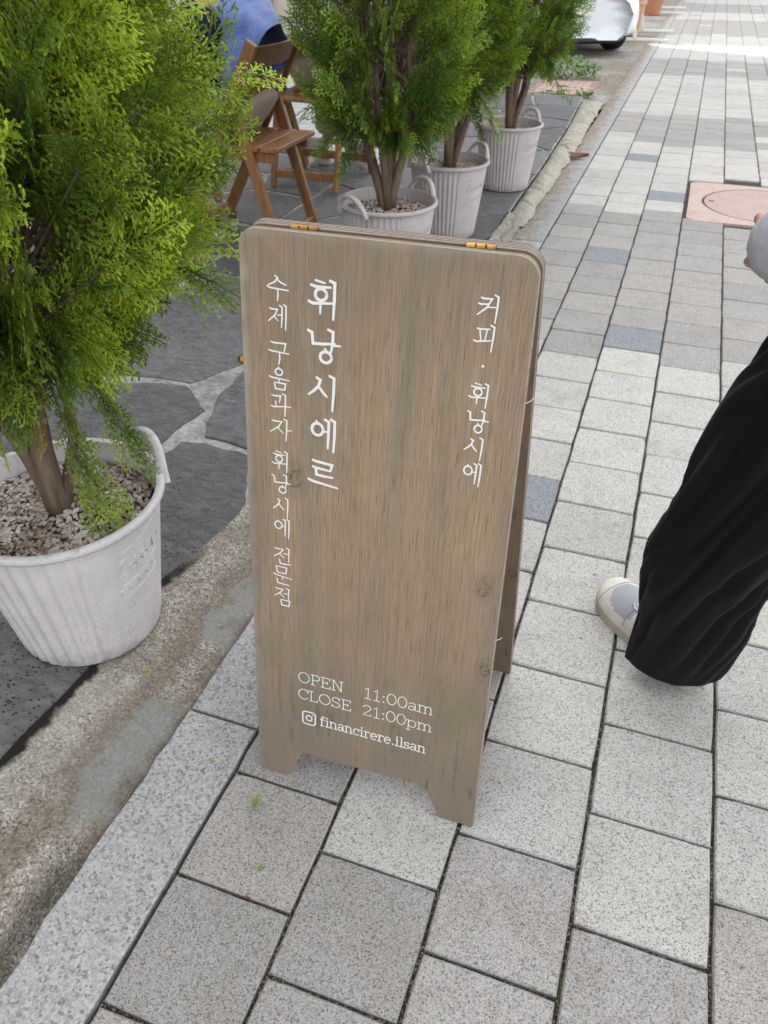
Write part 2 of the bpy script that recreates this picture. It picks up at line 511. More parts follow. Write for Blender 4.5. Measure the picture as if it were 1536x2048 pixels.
def m_pot(name, col, speck=1.0):
    t = NT(name); p = t.obj(); z = t.sep(p)[2]
    f = t.noise(p, 14.0, 5.0, 0.6)
    c = t.mix(t.map(f, 0.35, 0.75), col, tuple(x * 0.86 for x in col))
    run = t.noise(t.mapping(p, (38, 38, 3.0)), 1.0, 4.0, 0.6)
    c = t.mix(t.map(run, 0.52, 0.8, 0.0, 0.25), c, (0.36, 0.31, 0.28))
    d = t.voro(p, 260.0); pick = t.sep(t.voro(p, 260.0, out=1))[0]
    low = t.map(z, 0.24, 0.02)
    thr = t.math('MULTIPLY_ADD', low, -0.50, 0.96)
    dots = t.math('MULTIPLY', t.map(d, 0.34, 0.2), t.math('GREATER_THAN', pick, thr))
    c = t.mix(t.math('MULTIPLY', dots, 0.75 * speck), c, (0.10, 0.085, 0.075))
    foot = t.math('MULTIPLY', t.map(z, 0.045, 0.0), t.map(t.noise(p, 40.0), 0.35, 0.6))
    c = t.mix(t.math('MULTIPLY', foot, 0.7), c, (0.16, 0.14, 0.12))
    rim = t.math('MULTIPLY', t.map(z, 0.296, 0.302), t.map(t.noise(t.mapping(p, (60, 60, 200)), 1.0, 4.0), 0.55, 0.7))
    c = t.mix(t.math('MULTIPLY', rim, 0.55), c, (0.22, 0.17, 0.13))
    t.bump(t.noise(p, 500.0, 2.0), 0.08, 0.001)
    return t.done(c, 0.5, 0.35)
M_POT = m_pot('lilac_white_plastic', (0.585, 0.555, 0.56))
M_POT2 = m_pot('lilac_grey_plastic', (0.50, 0.455, 0.455), 0.35)

def m_pebble():
    t = NT('pumice_gravel'); p = t.pos()
    c = t.voro(p, 110.0, out=1)
    col = t.ramp(t.sep(c)[0], [(0.0, (0.20, 0.14, 0.10)), (0.28, (0.36, 0.28, 0.225)), (0.5, (0.50, 0.44, 0.39)), (1.0, (0.66, 0.62, 0.58))])
    wet = t.map(t.noise(p, 11.0, 3.0), 0.48, 0.62)
    col = t.mix(t.math('MULTIPLY', wet, 0.5), col, (0.15, 0.095, 0.06))
    f = t.noise(p, 500.0, 3.0, 0.7)
    col = t.mix(t.map(f, 0.5, 0.75, 0.0, 0.6), col, (0.12, 0.08, 0.06))
    t.bump(f, 0.6, 0.0015)
    return t.done(col, 0.9, 0.2)
M_PEBBLE = m_pebble()
M_SOIL = plain('dark_potting_soil', (0.05, 0.036, 0.026), 0.95, 0.1, bump=0.8, bscale=120.0)

def m_bark():
    t = NT('conifer_bark'); p = t.obj()
    f = t.noise(t.mapping(p, (70, 70, 9)), 1.0, 6.0, 0.7, 0.5)
    col = t.ramp(f, [(0.25, (0.06, 0.04, 0.028)), (0.5, (0.155, 0.108, 0.076)), (0.8, (0.27, 0.205, 0.155))])
    t.bump(f, 0.9, 0.004)
    return t.done(col, 0.9, 0.15)
M_BARK = m_bark()

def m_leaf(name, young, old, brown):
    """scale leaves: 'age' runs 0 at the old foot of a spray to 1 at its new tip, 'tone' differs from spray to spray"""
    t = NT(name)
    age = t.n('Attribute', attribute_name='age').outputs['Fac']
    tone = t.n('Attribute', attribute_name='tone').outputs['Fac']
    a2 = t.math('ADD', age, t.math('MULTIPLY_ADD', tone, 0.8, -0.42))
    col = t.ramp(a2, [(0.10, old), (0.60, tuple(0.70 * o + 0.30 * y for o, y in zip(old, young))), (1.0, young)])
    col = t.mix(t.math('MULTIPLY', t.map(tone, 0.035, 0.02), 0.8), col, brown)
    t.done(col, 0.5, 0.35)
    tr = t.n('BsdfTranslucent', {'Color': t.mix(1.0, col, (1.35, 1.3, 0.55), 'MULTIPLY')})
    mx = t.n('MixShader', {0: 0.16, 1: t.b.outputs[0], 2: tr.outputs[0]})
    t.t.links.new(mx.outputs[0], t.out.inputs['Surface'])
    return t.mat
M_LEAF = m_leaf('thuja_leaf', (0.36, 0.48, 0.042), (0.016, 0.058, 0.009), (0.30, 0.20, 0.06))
M_LEAF2 = m_leaf('thuja_leaf_older_shaded', (0.27, 0.40, 0.035), (0.018, 0.056, 0.009), (0.22, 0.15, 0.05))  # darker leaf copy: older foliage and shade on the back trees put into colour

def m_timber():
    t = NT('oiled_acacia'); p = t.pos()
    rnd = t.n('ObjectInfo').outputs['Random']
    f = t.noise(t.mapping(p, (35, 35, 9)), 1.0, 5.0, 0.6, 0.8)
    col = t.ramp(f, [(0.25, (0.135, 0.058, 0.022)), (0.5, (0.265, 0.125, 0.048)), (0.8, (0.39, 0.20, 0.085))])
    col = t.mix(1.0, col, t.ramp(rnd, [(0, (0.8, 0.8, 0.8)), (1, (1.2, 1.2, 1.2))]), 'MULTIPLY')
    t.bump(f, 0.15, 0.001)
    return t.done(col, 0.42, 0.4)
M_TIMBER = m_timber()
M_STEEL = plain('steel_bolt', (0.6, 0.6, 0.62), 0.3, 0.5, 1.0)

def m_cloth(name, col, scale, strength, rough=0.95, sheen=0.0, var=0.15):
    t = NT(name); p = t.pos()
    f = t.noise(p, scale, 5.0, 0.7)
    c = t.mix(t.map(f, 0.3, 0.7), tuple(x * (1 - var) for x in col), tuple(x * (1 + var) for x in col))
    t.bump(f, strength, 0.004)
    m = t.done(c, rough, 0.15)
    t.b.inputs['Sheen Weight'].default_value = sheen
    return m
M_FLEECE = m_cloth('blue_fleece', (0.15, 0.225, 0.52), 170.0, 1.0, sheen=0.5, var=0.4)
M_NAVY = m_cloth('navy_cotton', (0.014, 0.018, 0.045), 60.0, 0.3)
M_BEIGE = m_cloth('beige_cotton', (0.42, 0.36, 0.29), 500.0, 0.3, var=0.08)
M_CREAM = m_cloth('cream_cloth', (0.58, 0.53, 0.45), 300.0, 0.3, var=0.06)
M_BLACK = m_cloth('black_trousers_cloth', (0.0036, 0.0036, 0.0044), 700.0, 0.2, 0.8, sheen=0.05, var=0.2)
M_GREYKNIT = m_cloth('grey_sweatshirt_cloth', (0.50, 0.52, 0.57), 90.0, 0.35, var=0.14)
M_SKIN = plain('skin', (0.50, 0.27, 0.18), 0.5, 0.4, var=0.06)
M_HAIR = plain('black_hair', (0.012, 0.010, 0.009), 0.45, 0.4, bump=0.6, bscale=60.0)
M_SHOE = plain('cream_leather', (0.58, 0.55, 0.50), 0.55, 0.35, var=0.1)
M_SUEDE = m_cloth('grey_suede', (0.34, 0.35, 0.385), 300.0, 0.4, var=0.12)
M_SOLE = plain('cream_rubber', (0.38, 0.35, 0.28), 0.6, 0.3, var=0.15)
M_SHOEW = plain('white_leather', (0.60, 0.56, 0.54), 0.5, 0.35, var=0.08)
M_SILVER = plain('silver_trim', (0.62, 0.61, 0.60), 0.35, 0.5, 0.6)
M_CAR = plain('white_car_paint', (0.72, 0.76, 0.80), 0.18, 0.5, var=0.01)
M_TRIM = plain('black_trim', (0.012, 0.012, 0.014), 0.4, 0.4)
M_GLASSD = plain('tinted_glass', (0.02, 0.024, 0.03), 0.05, 0.6, var=0.0)
M_LAMP = plain('headlamp_lens', (0.45, 0.48, 0.52), 0.08, 0.6)
M_CHROME = plain('alloy', (0.6, 0.61, 0.63), 0.25, 0.5, 1.0)
M_TYRE = plain('tyre_rubber', (0.02, 0.02, 0.02), 0.8, 0.2)
M_TERRA = plain('terracotta', (0.42, 0.20, 0.115), 0.8, 0.2, var=0.2)
M_PEACH = plain('peach_stucco', (0.55, 0.36, 0.24), 0.8, 0.2, var=0.1)
M_WHITEM = plain('white_powder_coat', (0.75, 0.74, 0.71), 0.45, 0.4, var=0.04)
M_BRICK = plain('pink_brick', (0.40, 0.285, 0.25), 0.85, 0.2, var=0.25, scale=9.0, bump=0.5)

# ================================================================ SETTING
rng = random.Random(7)
TZ = 0.052          # terrace level

def sheet(name, x0, x1, y0, y1, z, mat, nx=1, ny=1, zf=None):
    b = MB()
    vv, ff = [], []
    for j in range(ny + 1):
        for i in range(nx + 1):
            x = x0 + (x1 - x0) * i / nx; y = y0 + (y1 - y0) * j / ny
            vv.append((x, y, z + (zf(x, y) if zf else 0.0)))
    for j in range(ny):
        for i in range(nx):
            a = j * (nx + 1) + i
            ff.append((a, a + 1, a + nx + 2, a + nx + 1))
    b.add(vv, ff)
    return b.build(name, mat, smooth=True)

def m_ground():
    t = NT('packed_earth'); p = t.pos()
    f = t.noise(p, 25.0, 6.0, 0.7)
    c = t.ramp(f, [(0.3, (0.12, 0.10, 0.075)), (0.55, (0.26, 0.23, 0.19)), (0.8, (0.38, 0.36, 0.32))])
    c = t.mix(t.map(t.noise(p, 2.0, 4.0), 0.45, 0.65), c, t.ramp(f, [(0.3, (0.2, 0.19, 0.18)), (0.7, (0.42, 0.41, 0.39))]))
    t.bump(f, 0.8, 0.01)
    return t.done(c, 0.95, 0.1)
def m_asphalt():
    t = NT('asphalt'); p = t.pos()
    g = t.sep(t.voro(p, 160.0, out=1))[0]
    c = t.ramp(g, [(0, (0.03, 0.03, 0.032)), (0.6, (0.05, 0.05, 0.052)), (1, (0.10, 0.10, 0.10))])
    t.bump(g, 0.6, 0.004)
    return t.done(c, 0.9, 0.2)
M_GROUND, M_ASPH = m_ground(), m_asphalt()

tag(sheet('ground', -150, 150, -150, 150, -0.16, M_ASPH), kind='structure')
tag(sheet('road', 2.95, 9.5, -80, 120, -0.12, M_ASPH), kind='structure')
tag(sheet('driveway', -9.0, -0.146, 7.3, 70, 0.006, M_GROUND, 60, 120,
          lambda x, y: 0.012 * noise.noise((x * 3, y * 3, 0)) + 0.004 * noise.noise((x * 11, y * 11, 3)) - 0.012), kind='structure')

# ---------------- pavement of square pavers
PW, PL, COLS = 0.2, 0.1977, 14
bed = MB()
bed.box((PW * COLS / 2, 20.0, -0.075), (PW * COLS, 48.0, 0.13))
pavement = tag(bed.build('pavement', M_JOINT), kind='structure')

def paver_mesh(name, mat, seed):
    r = random.Random(seed)
    hx, hy = 0.0978, 0.0970
    n, out, inn = 5, [], []
    per = []
    cs = [(-hx, -hy), (hx, -hy), (hx, hy), (-hx, hy)]
    for i in range(4):
        a, b_ = cs[i], cs[(i + 1) % 4]
        for k in range(n):
            u = k / n
            per.append((a[0] + (b_[0] - a[0]) * u, a[1] + (b_[1] - a[1]) * u, k == 0))
    low, mid, top = [], [], []
    for (x, y, corner) in per:
        j = r.uniform(0, 0.0011) + (0.0014 if corner else 0)
        s = 1 - j / hx
        low.append((x * s, y * s, -0.05))
        mid.append((x * s, y * s, -0.0028 - r.uniform(0, 0.0012)))
        s2 = s - 0.022 - r.uniform(0, 0.009)
        top.append((x * s2, y * s2, 0.0))
    N = len(per)
    b = MB()
    b.add(low + mid + top, [(k * N + i, k * N + (i + 1) % N, (k + 1) * N + (i + 1) % N, (k + 1) * N + i) for k in (0, 1) for i in range(N)] + [tuple(2 * N + i for i in range(N))])
    me = bpy.data.meshes.new(name)
    me.from_pydata(b.v, [], b.f)
    me.materials.append(mat)
    me.update()
    return me
PAVER = [[paver_mesh('paver', M_PAV[c], 10 * c + k) for k in range(3)] for c in range(3)]
OFF = [0.1056, 0.018, 0.124, 0.036, 0.143, 0.05, 0.16, 0.07, 0.11, 0.02, 0.15, 0.06, 0.13, 0.03]
BANDS = [(-9, 0.62, 1), (0.62, 2.66, 0), (2.66, 4.45, 1), (4.45, 6.15, 0), (6.15, 7.2, 1), (7.2, 8.3, 0), (8.3, 9.4, 0), (9.4, 10.6, 1), (10.6, 13.2, 0), (13.2, 14.2, 1), (14.2, 15.6, 1), (15.6, 17, 0), (17, 19, 1), (19, 21, 0), (21, 60, 1)]
NEARCUT = [0.80, 0.61, 0.72, 0.63, 0.74, 0.7, 0.7]
DARK = {(1, 3.65), (2, 2.80), (1, 1.62), (2, 4.86), (1, 5.62)}
BLUE = {}
MH = (0.612, 1.408, 4.352, 5.15)     # manhole frame
pv = random.Random(3)
cells = []
for c in range(COLS):
    y = OFF[c] - PL * 4
    while y < 30:
        cy = y + PL / 2; cx = (c + 0.5) * PW
        y += PL
        if MH[0] - 0.05 < cx < MH[1] + 0.05 and MH[2] - 0.05 < cy < MH[3] + 0.05:
            continue
        kind = 0
        for a, b_, k in BANDS:
            cut_a = NEARCUT[c] if (a == 0.62 and c < 7) else a
            if a <= cy < b_: kind = k
        if c < 7 and cy < 0.9:
            kind = 1 if cy < NEARCUT[c] else 0
        elif kind == 1 and cy > 5 and pv.random() < 0.02: kind = 0
        elif kind == 0 and cy > 5 and pv.random() < 0.02: kind = 1
        for (dc, dy) in DARK:
            if dc == c and abs(dy - cy) < PL / 2: kind = 2
        d = Vector((cx, cy, 0)) - CAM
        depth = d.dot(fw)
        vis = False
        if depth > 0.2:
            px = 768 + FPX * d.dot(ri) / depth; py = 1024 + FPX * d.dot(dn) / depth
            m = 0.14 * FPX / depth
            vis = -m < px < 1536 + m and -m < py < 2048 + m
        cells.append((cx, cy, kind, vis, depth))
near = sorted([q for q in cells if q[3]], key=lambda q: q[4])[:300]
nearset = set(near)
for q in near:
    o = link('paver', PAVER[q[2]][pv.randrange(3)], pavement, (q[0] + pv.uniform(-.0008, .0008), q[1] + pv.uniform(-.0008, .0008), pv.uniform(-0.0016, 0.0012)),
             (pv.uniform(-.004, .004), pv.uniform(-.004, .004), pv.uniform(-.006, .006) + pv.choice((0, math.pi))))
b = MB()
for q in cells:
    if q in nearset: continue
    b.box((q[0], q[1], -0.02 + pv.uniform(-.0012, .0008)), (0.1958, 0.1935, 0.04), None, q[2], 0.0025)
    b.f = [f for f in b.f]
o = b.build('far_pavers', M_PAV, pavement)
tag(o, kind='stuff')

# ---------------- manhole set in the pavement
mh = thing('manhole_cover', 'pink granite square manhole with a round lid set in the pavement', 'manhole', ((MH[0] + MH[1]) / 2, (MH[2] + MH[3]) / 2, 0))
hx, hy, rr = (MH[1] - MH[0]) / 2 - .006, (MH[3] - MH[2]) / 2 - .006, 0.325
b = MB(); n = 64
outer, inner = [], []
for k in range(n):
    a = 2 * math.pi * (k + 0.5) / n
    ca, sa = math.cos(a), math.sin(a)
    s = min(hx / abs(ca) if abs(ca) > 1e-6 else 9, hy / abs(sa) if abs(sa) > 1e-6 else 9)
    outer.append((ca * s, sa * s)); inner.append((ca * rr, sa * rr))
vv = [(x, y, 0.002) for x, y in outer] + [(x, y, 0.002) for x, y in inner] + [(x, y, -0.05) for x, y in outer] + [(x, y, -0.05) for x, y in inner]
ff = []
for k in range(n):
    k2 = (k + 1) % n
    ff += [(k, k2, n + k2, n + k), (2 * n + k, 2 * n + k2, k2, k), (n + k, n + k2, 3 * n + k2, 3 * n + k)]
b.add(vv, ff).build('frame', M_PINK, mh)
b = MB(); b.lathe([(rr - 0.012, -0.04), (rr - 0.012, -0.002), (rr - 0.015, 0.002)], 64, close=True)
lid = b.build('lid', M_PINK, mh, smooth=30)
b = MB(); b.box((-rr + 0.05, 0.0, 0.0021), (0.03, 0.012, 0.003)); b.build('lifting_slot', M_JOINT, lid)

# ---------------- granite kerb
kb = MB(); kb.box((-0.074, 20, -0.09), (0.13, 48, 0.12))
kerb = tag(kb.build('kerb', M_JOINT), kind='structure')
ys = [-0.9, -0.2, 0.789, 1.79, 2.77, 3.75, 4.74, 5.73, 6.71, 7.7, 8.7, 9.7, 10.7, 11.7, 12.7, 13.7, 14.7, 15.7, 16.7, 17.7, 18.7, 19.7, 20.7, 22.7, 25, 30]
for i in range(len(ys) - 1):
    y0, y1 = ys[i] + 0.003, ys[i + 1] - 0.003
    kr = random.Random(40 + i)
    nn = 26 if i < 9 else 6
    right = [(-0.0035 + kr.uniform(-.0006, .0006), y0 + (y1 - y0) * k / nn) for k in range(nn + 1)]
    left = []
    for k in range(nn, -1, -1):
        yy = y0 + (y1 - y0) * k / nn
        j = 0.006 * noise.noise((yy * 9, i, 0)) + 0.004 * noise.noise((yy * 31, i, 4))
        left.append((-0.143 + j + (kr.uniform(-.002, .003)), yy))
    b = MB(); b.prism(right + left, -0.08, 0.004 + kr.uniform(-.002, .001), bev=0.0025)
    b.build('kerb_stone', M_KERB, kerb)

# ---------------- cement fillet between kerb and terrace
EDGE = [(-1.0, -0.36), (0.2, -0.352), (0.53, -0.345), (0.643, -0.335), (0.763, -0.327), (1.01, -0.339), (1.126, -0.312), (1.313, -0.285), (1.6, -0.30), (2.2, -0.27), (3.2, -0.215), (3.62, -0.20), (4.2, -0.215), (5.02, -0.225), (6.25, -0.262), (7.0, -0.30), (7.5, -0.33)]
def edge_x(y):
    for (a, xa), (b_, xb) in zip(EDGE, EDGE[1:]):
        if a <= y <= b_:
            return xa + (xb - xa) * (y - a) / (b_ - a)
    return EDGE[-1][1]
def strip_mesh(name, y0, y1, ny, nx, zf, xr, mat):
    vv, ff = [], []
    for j in range(ny + 1):
        y = y0 + (y1 - y0) * j / ny
        xa = edge_x(y) - 0.02 + 0.012 * noise.noise((y * 7, 1, 0)); xb = xr(y)
        for i in range(nx + 1):
            u = i / nx
            x = xa + (xb - xa) * u
            vv.append((x, y, zf(u, x, y)))
    for j in range(ny):
        for i in range(nx):
            a = j * (nx + 1) + i
            ff.append((a, a + 1, a + nx + 2, a + nx + 1))
    o = MB().add(vv, ff).build(name, mat, smooth=True)
    at = o.data.attributes.new('across', 'FLOAT', 'POINT')
    at.data.foreach_set('value', [i / nx for j in range(ny + 1) for i in range(nx + 1)])
    return o
def fillet_z(u, x, y):
    s = 1 - u
    base = 0.056 * (s ** 0.8) * (1 if s < 0.9 else 1) - 0.006 * (1 - s)
    base += 0.006 * math.sin(math.pi * u) + 0.008 * noise.noise((x * 16, y * 9, 2)) * math.sin(math.pi * min(1, u * 1.1)) + 0.0025 * noise.noise((x * 60, y * 60, 5))
    if y < 0.52 and u > 0.78:
        base -= 0.06 * min(1, (0.52 - y) / 0.06) * min(1, (u - 0.78) / 0.08)
    return base
def fillet_r(y):
    return -0.139 + (0.004 * noise.noise((y * 14, 0, 9))) - (0.012 if y < 0.46 else 0)
strip = tag(strip_mesh('cement_fillet', -0.7, 4.0, 420, 34, fillet_z, fillet_r, M_STRIP), kind='structure')
def bead_z(u, x, y):
    bump = math.sin(math.pi * min(1, max(0, u))) ** 0.55
    lump = 0.75 + 0.4 * noise.noise((x * 9, y * 6, 1)) + 0.12 * noise.noise((x * 40, y * 30, 7))
    f = min(1, max(0, (y - 3.95) / 0.12)) * min(1, max(0, (7.5 - y) / 0.2))
    k = (y + 0.03 * noise.noise((y * 2.1, x * 5, 8)) + 0.25 * x) % 0.31
    f *= 1 - 0.45 * math.exp(-((k - 0.15) / 0.011) ** 2)
    return 0.012 + 0.048 * bump * lump * f
def bead_r(y):
    return -0.125 - 0.02 * max(0, (y - 5.5)) + 0.02 * noise.noise((y * 5, 0, 3)) + 0.008 * noise.noise((y * 19, 0, 3))
tag(strip_mesh('cement_bead', 3.92, 7.55, 520, 16, bead_z, bead_r, M_BEAD), kind='structure')

# ---------------- terrace of dark flagstones in pale mortar
vv, ff = [], []
NYT = 170
for j in range(NYT + 1):
    y = -1.2 + 8.7 * j / NYT
    for i in range(3):
        vv.append(((-4.3, -1.2, edge_x(y) - 0.012)[i], y, TZ - 0.007 + 0.002 * noise.noise((y * 9, i, 0))))
for j in range(NYT):
    for i in range(2):
        a = j * 3 + i
        ff.append((a, a + 1, a + 4, a + 3))
terrace = tag(MB().add(vv, ff).build('terrace', M_MORTAR), kind='structure')

def rough_poly(poly, seed, amp=0.012, step=0.032):
    r = random.Random(seed); out = []
    n = len(poly)
    for i in range(n):
        a, b_ = Vector(poly[i]), Vector(poly[(i + 1) % n])
        k = max(1, int((b_ - a).length / step))
        nrm = Vector((-(b_ - a).y, (b_ - a).x)).normalized()
        for q in range(k):
            p = a + (b_ - a) * q / k
            p = p + nrm * (amp * noise.noise((p.x * 9, p.y * 9, seed)) + .5 * amp * noise.noise((p.x * 31, p.y * 31, seed)) + r.uniform(-.2, .2) * amp)
            out.append((p.x, p.y))
    return out
def area2(p):
    return sum(p[i - 1][0] * p[i][1] - p[i][0] * p[i - 1][1] for i in range(len(p)))
def flag(poly, seed, lift=None):
    if area2(poly) < 0: poly = poly[::-1]
    p = rough_poly(poly, seed)
    r = random.Random(seed + 500)
    b = MB(); b.prism(p, TZ - 0.03, TZ + (r.uniform(-.002, .003) if lift is None else lift), bev=0.003)
    return b.build('flagstone', M_SLATE, terrace)
HAND = [
    [(-0.64, 1.44), (-0.615, 1.555), (-0.545, 1.568), (-0.41, 1.558), (-0.292, 1.318), (-0.318, 1.13), (-0.352, 1.03), (-0.345, 0.90), (-0.70, 0.93)],
    [(-0.637, 1.776), (-0.607, 1.701), (-0.568, 1.606), (-0.415, 1.585), (-0.32, 1.60), (-0.33, 2.0), (-0.55, 2.16), (-0.66, 2.01)],
    [(-1.22, 1.72), (-0.889, 1.826), (-0.771, 1.845), (-0.648, 1.734), (-0.660, 1.641), (-0.672, 1.50), (-0.80, 1.33), (-1.2, 1.25)],
    [(-0.90, 1.87), (-0.772, 1.868), (-0.719, 1.983), (-0.66, 2.10), (-0.52, 2.24), (-0.50, 2.72), (-1.22, 2.74), (-1.22, 1.79)],
    [(-1.2, 1.20), (-0.83, 1.27), (-0.68, 1.40), (-0.73, 0.91), (-1.22, 0.70)],
    [(-0.72, 0.885), (-0.35, 0.875), (-0.34, 0.76), (-0.347, 0.64), (-0.36, 0.53), (-0.366, 0.1), (-0.80, 0.02), (-0.95, 0.55)],
    [(-0.48, 2.23), (-0.30, 2.05), (-0.255, 2.73), (-0.46, 2.72)],
]
for i, p in enumerate(HAND):
    flag(p, i)

def voronoi_cells(x0, x1, y0, y1, pts, gap, ext):
    out = []
    for i, p in enumerate(pts):
        poly = [(x0, y0), (x1, y0), (x1, y1), (x0, y1)]
        for j, q in enumerate(ext):
            if abs(q[0] - p[0]) < 1e-9 and abs(q[1] - p[1]) < 1e-9: continue
            mx, my = (p[0] + q[0]) / 2, (p[1] + q[1]) / 2
            nx, ny = q[0] - p[0], q[1] - p[1]
            L = math.hypot(nx, ny); nx /= L; ny /= L
            mx -= nx * gap; my -= ny * gap
            new = []
            for a, b_ in zip(poly, poly[1:] + poly[:1]):
                da = (a[0] - mx) * nx + (a[1] - my) * ny; db = (b_[0] - mx) * nx + (b_[1] - my) * ny
                if da <= 0: new.append(a)
                if (da < 0) != (db < 0) and abs(da - db) > 1e-9:
                    u = da / (da - db)
                    new.append((a[0] + (b_[0] - a[0]) * u, a[1] + (b_[1] - a[1]) * u))
            poly = new
            if len(poly) < 3: break
        if len(poly) >= 3 and abs(area2(poly)) > 0.02: out.append(poly)
    return out
def seeds(x0, x1, y0, y1, d, seed):
    r = random.Random(seed); pts = []
    for _ in range(4000):
        p = (r.uniform(x0, x1), r.uniform(y0, y1))
        if all(math.hypot(p[0] - q[0], p[1] - q[1]) > d for q in pts): pts.append(p)
    return pts
k = 50
for (x0, x1, y0, y1, sd, gp) in ((-1.24, -0.21, 2.76, 7.44, 5, 0.012), (-4.2, -1.26, -0.4, 7.44, 6, 0.02)):
    ps = seeds(x0, x1, y0, y1, 0.42, sd)
    for poly in voronoi_cells(x0, x1, y0, y1, ps, gp, ps):
        poly = [(min(q[0], edge_x(q[1]) - 0.02), q[1]) for q in poly]
        flag(poly, k); k += 1

# ---------------- a patch of pink bricks beyond the terrace end
pad = MB(); pad.box((-0.62, 8.08, 0.0), (0.50, 0.80, 0.02))
pad_o = tag(pad.build('brick_patch', M_JOINT), kind='structure')
b = MB(); b.box((0, 0, 0), (0.115, 0.056, 0.05), None, 0, 0.004)
bm_ = None
for r_ in range(12):
    for c_ in range(4):
        x = -0.80 + c_ * 0.122 + (0.05 if r_ % 2 else 0.0); y = 7.74 + r_ * 0.062
        if bm_ is None:
            o = b.build('brick', M_BRICK, pad_o); bm_ = o.data
        else:
            o = link('brick', bm_, pad_o)
        o.location = (x, y, 0.0 + rng.uniform(-.003, .003)); o.rotation_euler = (rng.uniform(-.02, .02), rng.uniform(-.02, .02), rng.uniform(-.03, .03))

# ---------------- low step of pale stone across the back of the terrace
st = MB(); st.box((-2.75, 6.1, TZ + 0.035), (3.0, 2.5, 0.07))
step = tag(st.build('step', M_MORTAR), kind='structure')
M_PALE = plain('pale_stone', (0.42, 0.42, 0.41), 0.85, 0.2, var=0.12, scale=14, bump=0.3)
b = MB(); b.box((0, 0, 0), (0.294, 0.116, 0.02), None, 0, 0.003)
sd0 = b.build('stone_slab', M_PALE, step); first = True
for r_ in range(20):
    for c_ in range(10):
        o = sd0 if first else link('stone_slab', sd0.data, step)
        first = False
        o.location = (-4.08 + c_ * 0.3 + (0.15 if r_ % 2 else 0) - 0.07, 4.915 + r_ * 0.122, TZ + 0.073 + rng.uniform(-.001, .001))

# ---------------- cafe building sized for shade, unseen neighbour added; their gap makes the sun band
def m_painted_brick():
    t = NT('painted_brick'); p = t.pos()
    s = t.sep(p)
    v = t.n('CombineXYZ', {0: s[1], 1: s[2], 2: 0.0}).outputs[0]
    br = t.n('TexBrick', {'Vector': v, 'Color1': (0.50, 0.49, 0.47, 1), 'Color2': (0.44, 0.43, 0.41, 1), 'Mortar': (0.33, 0.32, 0.31, 1), 'Scale': 4.0, 'Mortar Size': 0.012})
    t.bump(br.outputs['Fac'], -0.4, 0.01)
    return t.done(br.outputs[0], 0.85, 0.2)
M_WALL = m_painted_brick()
def building(name, label, y0, y1, h, wins, wall):
    x1, x0 = -4.4, -14.0
    t = thing(name, label, 'building', ((x0 + x1) / 2, (y0 + y1) / 2, 0))
    cx, cy = (x0 + x1) / 2, (y0 + y1) / 2
    b = MB(); b.box((0, 0, h / 2 - 0.1), (x1 - x0, y1 - y0, h + 0.2)); b.build('wall', wall, t)
    b = MB(); b.box((0.06, 0, h + 0.15), (x1 - x0 + 0.3, y1 - y0 + 0.0, 0.3), None, 0, 0.03); b.build('roof', M_PALE, t)
    nst = int(h // 3)
    for f_ in range(nst):
        for wy in wins:
            z = 1.55 + f_ * 3.0
            wh = 2.1 if f_ == 0 else 1.4
            b = MB()
            for (c, d) in (((0, -0.65), (0.07, wh)), ((0, 0.65), (0.07, wh)), ((wh / 2, 0), (1.37, 0.07)), ((-wh / 2, 0), (1.37, 0.07))):
                b.box((x1 - cx + 0.02, wy - cy + c[1], z + c[0]), (0.08, d[0] if c[1] else 1.23, wh if c[1] else 0.07))
            w = b.build('window', M_TRIM, t)
            b = MB(); b.box((x1 - cx + 0.004, wy - cy, z), (0.03, 1.24, wh - 0.06)); b.build('pane', M_GLASSD, w)
building('cafe_building', 'pale painted brick cafe building behind the terrace', -14.0, 13.4, 12.0, [0.5, 2.6, 4.7, 6.8, 8.9], M_WALL)
building('added_building', 'unseen taller pale building, added past the gap to bound the sun band', 16.7, 60.0, 15.0, [19, 21, 22.9, 25, 27.5], M_WALL)

# ================================================================ A-FRAME SIGN
PSI, TH, PH, PT = 0.0328, 0.1449, 0.9123, 0.012
U = Vector((math.cos(PSI), math.sin(PSI), 0)); NB = Vector((-math.sin(PSI), math.cos(PSI), 0)); UPZ = Vector((0, 0, 1))
V1 = UPZ * math.cos(TH) + NB * math.sin(TH)
Y1 = V1.cross(U)
O1 = Vector((0.0391, 0.7184, 0.0022))
sign = thing('sandwich_board', 'brown plywood sandwich board with white Korean lettering standing on the pavement', 'sign', (0.22, 0.90, 0))

def frame_matrix(o, x, y, z):
    m = Matrix((x, y, z)).transposed().to_4x4()
    m.translation = o - sign.location
    return m

def panel_outline(PH=PH):
    def rnd(cx, cy, r, a0, a1, n=8):
        return [(cx + r * math.cos(R(a0 + (a1 - a0) * k / n)), cy + r * math.sin(R(a0 + (a1 - a0) * k / n))) for k in range(n + 1)]
    p = [(0.0015, 0.0), (0.0563, 0.0), (0.0807, 0.0605), (0.2965, 0.0625), (0.3257, 0.0), (0.385, 0.0)]
    p += [(0.385 - 0.016 * k / 6, 0.886 * k / 6) for k in range(1, 6)]
    p += rnd(0.3685 - 0.026, PH - 0.026, 0.026, 0, 90) + rnd(0.024, PH - 0.024, 0.024, 90, 180)
    p += [(0.0, 0.886 * k / 6) for k in range(5, 0, -1)]
    return p
def panel(name, mats, hgt=PH):
    b = MB(); b.prism(panel_outline(hgt), -PT, 0.0, 0, 0.0012, 1)
    b.v = [(x, -z, y) for (x, y, z) in b.v]
    return b.build(name, mats, sign)
front = panel('front_panel', [M_PANEL, M_PLY])
front.matrix_basis = frame_matrix(O1, U, Y1, V1)
PHI = 0.2127
